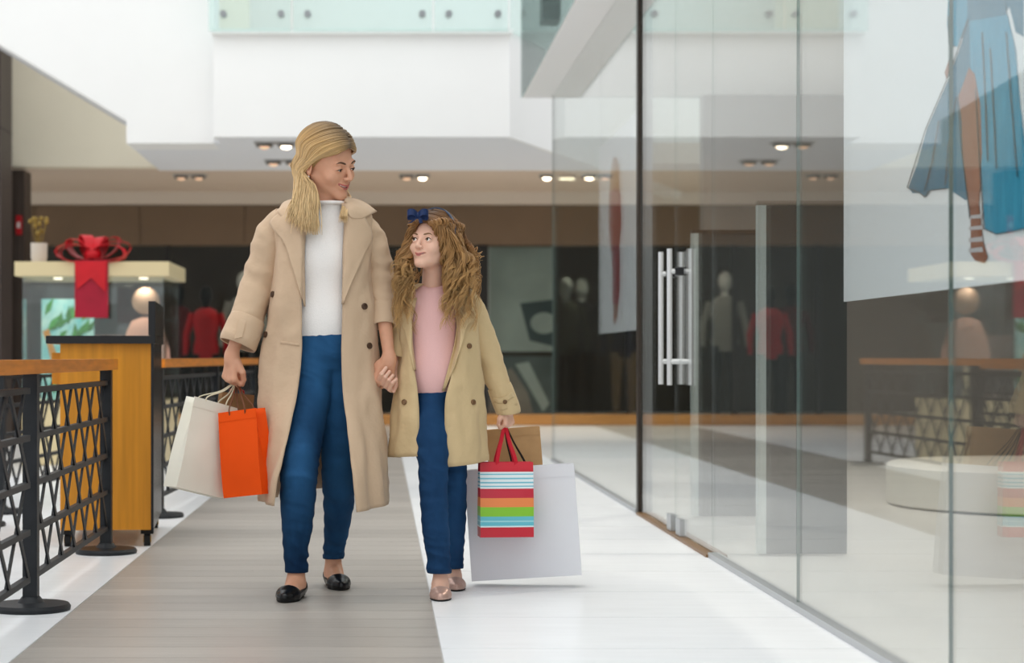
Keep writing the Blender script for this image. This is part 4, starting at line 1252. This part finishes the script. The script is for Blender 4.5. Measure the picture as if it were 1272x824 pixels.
for i in range(760):
    side = -1 if i < 640 else 1            # -1: her right side, the one seen
    fr = rg.uniform(0, 1) ** 1.15           # 0 front .. 1 back along the parting
    if i < 90: fr = rg.uniform(0, .08)
    g = .009 + rg.uniform(0, .008)
    P = over_scalp(side, fr * .9, g, HN, -.006 - .012 * (1 - fr) * rg.uniform(), (0, .2, .4, .6, .8), .16)
    ear_y = .026 + .06 * fr + rg.normal(0, .004)
    ez = .006 + rg.uniform(-.01, .01)
    P.append(scalp((side, .5 * ((P[-1][1] - .02) / .095 + (ear_y - .02) / .095), -.18), g))
    P.append(np.array((side * (.087 - .02 * fr ** 2 + rg.normal(0, .003)), ear_y + .012, ez - .035)))
    Pw = [np.array(MhW @ Vector(p)) for p in P]
    last = Pw[-1]
    if side < 0:
        w_ = rg.uniform(0, 1)
        tx = 358 + 36 * w_ + rg.normal(0, 3); ty = 268 + 20 * w_ ** .7 + rg.normal(0, 5)
        ty = min(ty, 292); Yt = 6.775 + .05 * abs(w_ - .6) + .05 * fr * rg.uniform(0, 1)
        end = np.array(W(tx, ty, Yt)); m1 = np.array(W(368 + 24 * w_ + rg.normal(0, 1.5), 238 + rg.normal(0, 4), 6.83 + .03 * fr))
        Pw += [m1, (m1 * .45 + end * .55) + np.array((rg.normal(0, .004), -.006, 0)), end]
    else:
        w_ = rg.uniform(0, 1)
        Pw += [np.array(W(434 - 6 * w_, 240, 6.93 + .04 * w_)), np.array(W(432 - 7 * w_, 255, 6.84 + .03 * w_)), np.array(W(431 - 9 * w_ + rg.normal(0, 1), 268 + 9 * rg.uniform(), 6.795))]
    k = 26
    path = catmull(Pw, k); t = np.linspace(0, 1, k)
    rad = (.0024 + .0012 * rg.uniform()) * np.clip((1.02 - t) * 1.6, .02, 1) ** .6
    cj = rg.uniform(-.22, .22)
    c = np.where(t[:, None] < .35, root_c + (mid_c - root_c) * (t[:, None] / .35), mid_c + (tip_c - mid_c) * ((t[:, None] - .35) / .65))
    S.append((path, rad, np.clip(c * (1 + cj), 0, 1)))
link('hair_strands', strands_mesh('hair_strands', S), m_hair, hW)

# ================================================================== the girl
YG = 6.93
gbase = (W(548, 735, YG).x, 6.85, 0.0)
girl, gpart = person_root('girl with long curly hair in a short beige trench coat and pink top', gbase)
MhG = head_matrix(537, 302, 6.88, -34, -9, 2, .90)
nbG = MhG.inverted() @ W(537, 365, 6.93)
VhG, QhG = head_field(.9, True, .55, nbG, .0060)
body = [(xf(MhG, VhG), QhG)]
mGl = down_frame(W(630, 505, 6.985), (.10, -.05, -1), (-.80, .60, 0))
hGl = hand_mesh(mGl, -1, (62, 78, 45), .74, 40, W(620, 478, 6.98)); body.append(hGl)
gripG = mGl @ (Vector((0, .028, -.103)) * .74)
f = Field(W(455, 500, 6.95) - Vector((0, .14, 0)), W(505, 415, 6.95) + Vector((0, .05, .02)), .0022)      # right hand, fingers laced over the woman's
f.cone(W(495, 428, 6.95), W(492, 452, 6.935), .0205, .0165, .01); f.cone(W(492, 452, 6.935), W(487, 470, 6.915), .0165, .019, .012)
for q in range(4):
    f.cone(W(490 - q, 456 + q * 3, 6.93), W(472 + q * 4.6, 474 + q * 3.6, 6.905), .0125, .0095, .008)
f.cone(W(490, 462, 6.92), W(494, 474, 6.895), .011, .0095, .008); f.cone(W(494, 474, 6.895), W(489, 486, 6.875), .0092, .0075, .003)
for q in range(4):
    bx_, by_ = 472 + q * 4.6, 474 + q * 3.6
    tp = [W(bx_, by_, 6.905), W(bx_ - 2.2, by_ - 1.0, 6.865), W(bx_ + 1.8, by_ - 9, 6.825 + .004 * q), W(bx_ + 7.5 - q * .4, by_ - 17 + q * 1.2, 6.832 + .004 * q)]
    for a, b, ra, rb in zip(tp[:-1], tp[1:], (.0086, .0082, .0076), (.0082, .0076, .0062)): f.cone(a, b, ra, rb, .002)
Vq, Qq = f.extract(); body.append((relax(Vq, Qq, 1, .4), Qq))
f = Field(W(470, 650, 7.2) - Vector((0, .5, 0)), W(650, 340, 7.2) + Vector((0, .05, .03)), .009)
f.ell(W(538, 420, YG), (.075, .06, .15), .03); f.ell(W(538, 490, YG), (.08, .06, .08), .04)
f.cone(W(512, 366, YG), W(566, 366, YG), .028, .028, .03); f.cone(W(537, 375, 6.93), W(537, 352, 6.93), .036, .034, .03)
f.cone(W(510, 370, YG), W(500, 412, 6.96), .027, .024, .015); f.cone(W(500, 412, 6.96), W(496, 428, 6.95), .024, .022, .01)
f.cone(W(570, 370, YG), W(603, 430, 6.96), .027, .024, .015); f.cone(W(603, 430, 6.96), W(620, 480, 6.98), .024, .022, .01)
for Lg in ([(534, 500, 6.90, .04), (538, 575, 6.82, .03), (540, 640, 6.785, .026), (546, 705, 6.785, .022)], [(552, 500, 6.95, .04), (562, 575, 6.96, .028), (564, 640, 7.0, .024), (564, 705, 7.07, .022)]):
    for a, b in zip(Lg[:-1], Lg[1:]): f.cone(W(*a[:3]), W(*b[:3]), a[3], b[3], .015)
body.append(f.extract())
ft1, sh1, so1 = foot_and_shoe(W(547, 708, 6.785), (-.02, -1), .84)
ft2, sh2, so2 = foot_and_shoe(W(563, 702, 7.07), (.04, -1), .84)
body += [ft1, ft2]
bG = gpart('body', np_mesh('body', body), m_skin2)
face_parts(bG, MhG, VhG, QhG, .55, (-.25, .12), .0060, M('eyebrow_child', '#7d5d42', .8), M('lips_child', '#c47a72', .4), True)
for sh, so in ((sh1, so1), (sh2, so2)):
    o = gpart('ballet_flat', np_mesh('ballet_flat', [sh]), m_rose)
    link('sole', np_mesh('sole', [so], 40), m_rub, o)
# jeans
L1 = [(534, 494, 6.91, .056), (536, 530, 6.86, .062), (538, 575, 6.82, .053), (539, 620, 6.79, .0475), (541, 655, 6.78, .045), (544, 685, 6.78, .0415), (546, 722, 6.785, .040)]
L2 = [(551, 494, 6.94, .056), (558, 530, 6.95, .060), (562, 575, 6.96, .050), (564, 620, 6.98, .044), (564, 655, 7.02, .040), (563, 685, 7.06, .036), (563, 718, 7.07, .035)]
h1 = W(546, 712, 6.785).z; h2 = W(563, 706, 7.07).z
jG = gpart('jeans', np_mesh('jeans', [jeans('jeans', (L1, L2), ((541, 490, 6.92), (.082, .066, .08), W(540, 474, YG).z), (h1, h2), m_jean2, .0027, 8.3, .0044)]), m_jean2)
for c, hz, r in ((L1[-1], h1, .0415), (L2[-1], h2, .0365)):
    p = W(*c[:3])
    link('jeans_hem', MB().lathe([(r - .004, .002), (r + .001, 0), (r + .002, .012), (r + .001, .016)], (p.x, p.y, hz), 28).mesh('jeans_hem', 60), m_seam, jG)
# pink top
f = Field(W(485, 505, 6.93) - Vector((0, .14, 0)), W(595, 340, 6.93) + Vector((0, .14, .0)), .0045)
f.ell(W(538, 405, YG), (.094, .074, .15), .02); f.ell(W(538, 465, YG), (.098, .090, .13), .06)
f.cone(W(514, 371, YG), W(563, 371, YG), .036, .036, .03)
f.cone(W(537, 372, 6.93), W(537, 362, 6.925), .050, .048, .02)
zh = W(538, 490, 6.85).z; pn = np.array(W(537, 358, 6.88)); nn_ = np.array(Vector((0, -.45, 1)).normalized())
f.cut(lambda g: np.maximum(zh - g[..., 2], (g - pn) @ nn_), .003)
Vt, Qt = f.extract(); Vt = relax(Vt, Qt, 2, .4); Nt = normals(Vt, Qt)
Vt = Vt + Nt * (.003 * nz(Vt, (16, 16, 9), 6.2))[:, None]
tG = gpart('pink_top', np_mesh('pink_top', [(Vt, Qt)]), m_pink)
# coat
ringsG = [
    (352, 519, 556, 525, 552, .040, .046),
    (358, 508, 574, 518, 560, .056, .060),
    (367, 501, 587, 513, 568, .076, .068),
    (395, 498, 594, 510, 571, .094, .078),
    (430, 497, 596, 511, 568, .104, .084),
    (465, 494, 598, 515, 559, .108, .09),
    (490, 492, 599, 518, 552, .110, .095),
    (525, 489, 601, 520, 551, .116, .110),
    (572, 486, 603, 521, 551, .120, .130)]
def hemG(u): return .020 * max(0, (.5 - u) / .5) - .018 * max(0, (u - .8) / .2) + (.012 if .35 < u < .65 else 0)
def foldG(u, v): return .006 * np.clip((v - .45) / .55, 0, 1) * np.sin(u * 34 + .4) + .003 * np.clip((v - .2) / .8, 0, 1) * np.sin(u * 66)
VcG = shell(ringsG, hemG, nu=40, nv=64, folds=foldG, seed=12.1, wr=.008, yc=YG)
s1 = sleeve([W(570, 368, YG), W(582, 380, 6.94), W(594, 408, 6.955), W(606, 440, 6.97), W(617, 472, 6.98), W(630, 507, 6.985)], [.038, .046, .046, .044, .042, .040], seed=17.7, wr=.008)
s2 = sleeve([W(512, 368, YG), W(504, 382, 6.94), W(499, 404, 6.955), W(496, 425, 6.945), W(492, 446, 6.925)], [.038, .042, .040, .037, .035], seed=19.1, wr=.005)
cG = solid(gpart('trench_coat', np_mesh('trench_coat', [VcG, s1, s2]), m_coat2), .0045)
cfG = sleeve([W(620, 480, 6.982), W(623, 488, 6.983), W(631, 509, 6.985), W(632, 513, 6.986)], [.0425, .0435, .0425, .040], k=14, seed=3.3, wr=.002)
solid(link('cuff', np_mesh('cuff', [cfG]), m_coat2, cG), .004)
bvG = tri([VcG, s1, s2, (Vt, Qt), cfG])
gl1 = patch([(575, 366), (590, 394), (580, 406), (574, 428), (564, 456), (552, 486)], [(562, 366), (566, 390), (567, 408), (564, 430), (557, 456), (549, 486)], bvG, 6.8, .008, .005, nv=22)
gl2 = patch([(508, 372), (497, 396), (503, 412), (508, 432), (514, 460)], [(518, 370), (513, 392), (512, 410), (513, 432), (517, 460)], bvG, 6.8, .008, .005, nv=20)
gc1 = patch([(556, 354), (572, 358), (584, 368), (591, 384)], [(562, 364), (570, 376), (576, 386), (580, 394)], bvG, 6.8, .012, .004, nv=14)
for n_, l_ in (('lapel', gl1), ('lapel', gl2), ('collar', gc1)): solid(link(n_, np_mesh(n_, [l_]), m_coat2, cG), .004)
stp = patch([(609, 493), (622, 494.5), (636, 487)], [(611, 499), (624, 501), (639, 493)], bvG, 6.8, .003, .001, nu=5, nv=12)
solid(link('cuff_strap', np_mesh('cuff_strap', [stp]), m_coat2, cG), .003)
for bx, by in ((582, 430), (587, 500), (503, 500)): button(bx, by, bvG, cG, m_btn2, .010)
button(627.5, 499, bvG, cG, m_btn2, .008)
# hair: cap plus curled locks
g_root = np.array(srgb('#5f4229')); g_mid = np.array(srgb('#835a31')); g_tip = np.array(srgb('#c29a63'))
GN = np.array((0, .66, .75)); Vc, Qc = hair_cap(.010, tuple(GN), .004)
hG = gpart('hair', col_mesh('hair', xf(MhG, Vc), Qc, lambda V: np.tile(g_root, (len(V), 1))), m_hair)
S = []; rg = np.random.default_rng(11)
# smooth strands over the crown
def lock(Pw, r0, hr, turns, k, cj, ph=None, start=.25):
    path = catmull(Pw, k); t = np.linspace(0, 1, k)
    T = np.gradient(path, axis=0); T /= np.linalg.norm(T, axis=1)[:, None]
    A = np.cross(T, (0, 1, 0.1)); A /= np.linalg.norm(A, axis=1)[:, None]; B = np.cross(T, A)
    a = (ph if ph is not None else rg.uniform(0, 6.3)) + turns * 2 * np.pi * t ** 1.1
    am = hr * np.clip((t - start) / .25, 0, 1)
    path = path + A * (am * np.cos(a))[:, None] + B * (am * np.sin(a))[:, None]
    rad = r0 * np.clip((1.03 - t) * 1.8, .03, 1) ** .6
    c = np.where(t[:, None] < .4, g_root + (g_mid - g_root) * (t[:, None] / .4), g_mid + (g_tip - g_mid) * ((t[:, None] - .4) / .6) * .9)
    S.append((path, rad, np.clip(c * (1 + cj), 0, 1)))
for i in range(150):
    u = rg.uniform()
    grp = 'L' if u < .38 else ('R' if u < .86 else 'B')
    fr = rg.uniform(0, 1) ** 1.3
    if i % 4 == 0: fr = rg.uniform(0, .08)
    side = -1 if grp == 'L' else (1 if grp == 'R' else rg.choice([-1, 1]))
    y_e = rg.uniform(335, 412); w_ = rg.uniform(); jx = rg.uniform()
    hr = rg.uniform(.009, .015); tn = rg.uniform(4.0, 7.5); ph0 = rg.uniform(0, 6.3); cj0 = rg.uniform(-.28, .25)
    for sidx in range(6):
        g = .010 + rg.uniform(0, .008)
        f2_ = min(1, max(0, fr + rg.normal(0, .035)))
        P = over_scalp(side, f2_ * .9, g + .002, GN, .0 - .010 * (1 - f2_) * rg.uniform(), (0, .25, .5, .75), .06)
        Pw = [np.array(MhG @ Vector(p)) for p in P]
        o = lambda s_: rg.normal(0, s_)
        if grp == 'L':
            xe = 489 + 27 * jx; x1 = 498 + 13 * w_
            Pw += [np.array(W(x1 + o(1), 318, 6.86 + .08 * fr)), np.array(W((x1 + xe) / 2 - 3 + o(1), 318 + (y_e - 318) * .5, 6.84 + .06 * fr)), np.array(W(xe + o(1.4), y_e + o(4), 6.81 + .05 * fr))]
        elif grp == 'R':
            xe = 549 + 45 * jx; x1 = 558 + 25 * w_
            if xe < 566: x1 = 550 + 12 * w_
            Pw += [np.array(W(x1 + o(1), 318, 6.82 + .12 * fr)), np.array(W((x1 + xe) / 2 + 3 + o(1), 318 + (y_e - 318) * .5, 6.82 + .10 * fr)), np.array(W(xe + o(1.4), y_e + o(4), 6.795 + .06 * fr))]
        else:
            xe = 508 + 82 * jx
            Pw += [np.array(W(xe * .6 + 540 * .4 + o(1), 330, 6.99)), np.array(W(xe + o(1), 380, 7.03))]
        lock(Pw, rg.uniform(.0016, .0027), hr * rg.uniform(.8, 1.15), tn, 66, cj0 + rg.uniform(-.12, .12), ph0 + rg.normal(0, .35), start=.3)
# fine wisps
for i in range(90):
    sx = rg.choice([-1, 1]); x1 = 498 - rg.uniform(0, 6) if sx < 0 else 588 + rg.uniform(0, 8)
    st = np.array(W(512 if sx < 0 else 572, rg.uniform(275, 300), 6.9)); ye = rg.uniform(320, 400)
    lock([st, np.array(W((x1 + (512 if sx < 0 else 572)) / 2, 305, 6.89)), np.array(W(x1, (ye + 305) / 2, 6.88)), np.array(W(x1 + rg.normal(0, 4), ye, 6.87))], .0014, rg.uniform(.004, .01), rg.uniform(3, 6), 44, rg.uniform(0, .4), start=.1)
link('curls', strands_mesh('curls', S), m_hair, hG)
# headband with bow
hb = []
for a in np.linspace(-95, 95, 25):
    hb.append(np.array(MhG @ Vector(scalp((math.sin(R(a)), -.16, math.cos(R(a))), .0225))))
fwd = MhG.to_3x3() @ Vector((0, 1, .0)); fwd.normalize()
m_band = M('navy_satin', '#3d4a63', .4, var=.15, scale=60)
hbo = gpart('headband', MB().strip([Vector(p) for p in hb], fwd * .014, .004).mesh('headband', 60), m_band)
bc = W(519, 268, 6.80)
m_bow = M('navy_bow', '#142a55', .45, var=.2, scale=60)
for sg in (-1, 1):
    lp = MB()
    P = [bc, bc + Vector((sg * .016, -.012, .012)), bc + Vector((sg * .034, -.004, .010)), bc + Vector((sg * .034, .008, -.004)), bc + Vector((sg * .014, .006, -.004)), bc]
    lp.strip(catmull(P, 16), Vector((0, .006, .022)), .003)
    link('bow_loop', lp.mesh('bow_loop', 60), m_bow, hbo)
link('bow_knot', MB().sphere(bc, .009, 10, 8, (1, .8, 1.2)).mesh('bow_knot', 60), m_bow, hbo)
for sg in (-1, 1):
    link('bow_tail', MB().strip([bc, bc + Vector((sg * .008, -.004, -.012)), bc + Vector((sg * .02 - .008, 0, -.026))], Vector((.012, 0, .003)), .002).mesh('bow_tail', 60), m_bow, hbo)

# ================================================================== shopping bags
def stripes(name, bands):
    m = bpy.data.materials.new(name); m.use_nodes = True; N = m.node_tree.nodes; L = m.node_tree.links
    b = N['Principled BSDF']; b.inputs['Roughness'].default_value = .35
    tc = N.new('ShaderNodeTexCoord'); sx = N.new('ShaderNodeSeparateXYZ'); mr = N.new('ShaderNodeMapRange')
    L.new(tc.outputs['Object'], sx.inputs[0]); L.new(sx.outputs['Z'], mr.inputs['Value'])
    mr.inputs['From Min'].default_value = bands[0]; mr.inputs['From Max'].default_value = 0
    rp = N.new('ShaderNodeValToRGB'); rp.color_ramp.interpolation = 'CONSTANT'; e = rp.color_ramp.elements
    bl = bands[1]
    e[0].position = 0; e[0].color = (*srgb(bl[0][1]), 1); e[1].position = bl[1][0]; e[1].color = (*srgb(bl[1][1]), 1)
    for p_, c_ in bl[2:]:
        q = e.new(p_); q.color = (*srgb(c_), 1)
    L.new(mr.outputs['Result'], rp.inputs['Fac']); L.new(rp.outputs['Color'], b.inputs['Base Color'])
    return m
def paper_bag(label, top, w, h, d, yaw, roll, pitch, mat, hmat, apex, kind='cord', gus=.35, hw=.22, seed=0, group=None, crease=None, wb=1.0):
    t = thing('shopping_bag', label, 'bag', top, 0, group)
    t.rotation_euler = (R(pitch), R(roll), R(yaw))
    n = 10; m_ = 14
    def sec(u):     # u 0 top .. 1 bottom: outline points, counter-clockwise
        g = d * gus * max(0, 1 - u * 1.25); hh = d / 2 * (.62 + .38 * min(1, u * 1.6)); ww = w / 2 * (1 + (wb - 1) * u)
        return [(-ww, -hh), (ww, -hh), (ww - g, 0), (ww, hh), (-ww, hh), (-ww + g, 0)]
    mb = MB(); vs = []; per = []
    for i in range(m_ + 1):
        u = i / m_; s_ = sec(u); ring = []
        segs = [8, 3, 3, 8, 3, 3]
        for k in range(6):
            a = s_[k]; b = s_[(k + 1) % 6]
            for j in range(segs[k]):
                v = j / segs[k]; x = a[0] + (b[0] - a[0]) * v; y_ = a[1] + (b[1] - a[1]) * v
                if k in (0, 3):
                    sg = -1 if k == 0 else 1
                    y_ += sg * math.sin(math.pi * v) * math.sin(math.pi * min(1, max(0, u - .12) * 1.25)) * .006 + .003 * mnoise.noise(Vector((x * 14 + seed, u * 4, k))) * min(1, max(0, (u - .16) * 4)) * (1 if u < 1 else 0)
                ring.append((x, y_, -h * u))
        per.append(len(ring)); vs += ring
    K = per[0]
    fs = [(i * K + j, i * K + (j + 1) % K, (i + 1) * K + (j + 1) % K, (i + 1) * K + j) for i in range(m_) for j in range(K)]
    fs.append(tuple(m_ * K + j for j in range(K)))
    mb.add(vs, fs)
    body_ = mb.build('bag_body', mat, t, 30); solid(body_, .0012)
    bb = MB()
    for sg in (-1, 1): bb.prism([(-w / 2 * .995, sg * (.62 * d / 2 + .0014), -.0005), (w / 2 * .995, sg * (.62 * d / 2 + .0014), -.0005), (w / 2 * .995, sg * (.688 * d / 2 + .0014), -.11 * h), (-w / 2 * .995, sg * (.688 * d / 2 + .0014), -.11 * h)], (0, sg * .0006, 0))
    bb.build('top_fold', mat, t)
    if apex is not None:
        Mi = (Matrix.Translation(Vector(top)) @ t.rotation_euler.to_matrix().to_4x4()).inverted()
        ap = Mi @ Vector(apex)
        for sg in (-1, 1):
            y_ = sg * .62 * d / 2
            a = Vector((-w * hw, y_, -.02)); b = Vector((w * hw, y_, -.02))
            P = [a, a + Vector((0, 0, .03)), a * .35 + ap * .65 + Vector((-.004, 0, 0)), ap + Vector((0, sg * .004, .003)), b * .35 + ap * .65 + Vector((.004, 0, 0)), b + Vector((0, 0, .03)), b]
            P = [Vector(p) for p in catmull([list(p) for p in P], 30)]
            if kind == 'ribbon': MB().strip(P, Vector((.013, .002, .0)), .0015).build('handle', hmat, t, 60)
            else: MB().tube(P, .0026 if kind == 'cord' else .0035, 6).build('handle', hmat, t, 60)
    return t
m_kraft = M('kraft_paper', '#bd9669', .7, var=.05, scale=30); m_kraftd = M('kraft_brown', '#8d6a47', .7, var=.05, scale=30)
m_orange = M('orange_paper', '#ee520c', .6, spec=.15, var=.03, scale=10); m_creamb = M('cream_paper', '#e9e5d6', .55, var=.02, scale=10)
m_whiteb = M('white_card', '#e4e5ea', .5, var=.01, scale=6)
gw = Vector(gripW)
paper_bag('cream paper shopping bag with cord handles hung beside the orange one', W(264, 500, 6.86), .19, .325, .085, 38, 14, 0, m_creamb, M('cream_cord', '#d9cfb4', .7), gw + Vector((-.006, 0, 0)), seed=1, wb=1.06)
paper_bag('plain brown kraft bag between the cream and orange bags', W(294, 489, 7.0), .12, .29, .07, 20, 6, 0, m_kraftd, M('red_cord', '#b01828', .6), gw + Vector((.004, .01, 0)), seed=2, hw=.16)
paper_bag('bright orange paper shopping bag in the woman\'s hand', W(300, 510, 6.79), .165, .300, .085, -32, -7, 0, m_orange, M('brown_cord', '#6b3d22', .6), gw + Vector((.006, -.004, 0)), seed=3, hw=.2)
gg = Vector(gripG)
paper_bag('large blank white shopping bag behind the striped bag', W(645, 580, 7.10), .40, .405, .10, -6, -4, 0, m_whiteb, M('black_cord', '#1a1616', .6), gg + Vector((.004, .02, .004)), seed=4, gus=.25, hw=.06)
paper_bag('small brown kraft bag behind the white bag', W(637, 532, 7.19), .195, .26, .06, 4, -4, 0, m_kraft, M('tan_cord', '#9a7850', .6), None, seed=5, hw=.2)
H_ = .268
m_str = stripes('striped_print', (-H_, [(0, '#c8142c'), (.13, '#d9eef0'), (.15, '#63bfd0'), (.20, '#9fdbe2'), (.22, '#63bfd0'), (.275, '#86c62c'), (.40, '#f08a4a'), (.52, '#c8233a'), (.645, '#e8f2f4'), (.67, '#74c3d6'), (.685, '#e8f2f4'), (.715, '#74c3d6'), (.735, '#e8f2f4'), (.77, '#74c3d6'), (.79, '#e8f2f4'), (.83, '#74c3d6'), (.845, '#e8f2f4'), (.87, '#d01a30')]))
paper_bag('small gift bag with rainbow stripes and red ribbon handles', W(628, 574, 6.955), .192, H_, .075, 5, 0, 0, m_str, M('red_satin', '#c4142a', .4), gg + Vector((0, -.012, 0)), 'ribbon', seed=6, hw=.17)
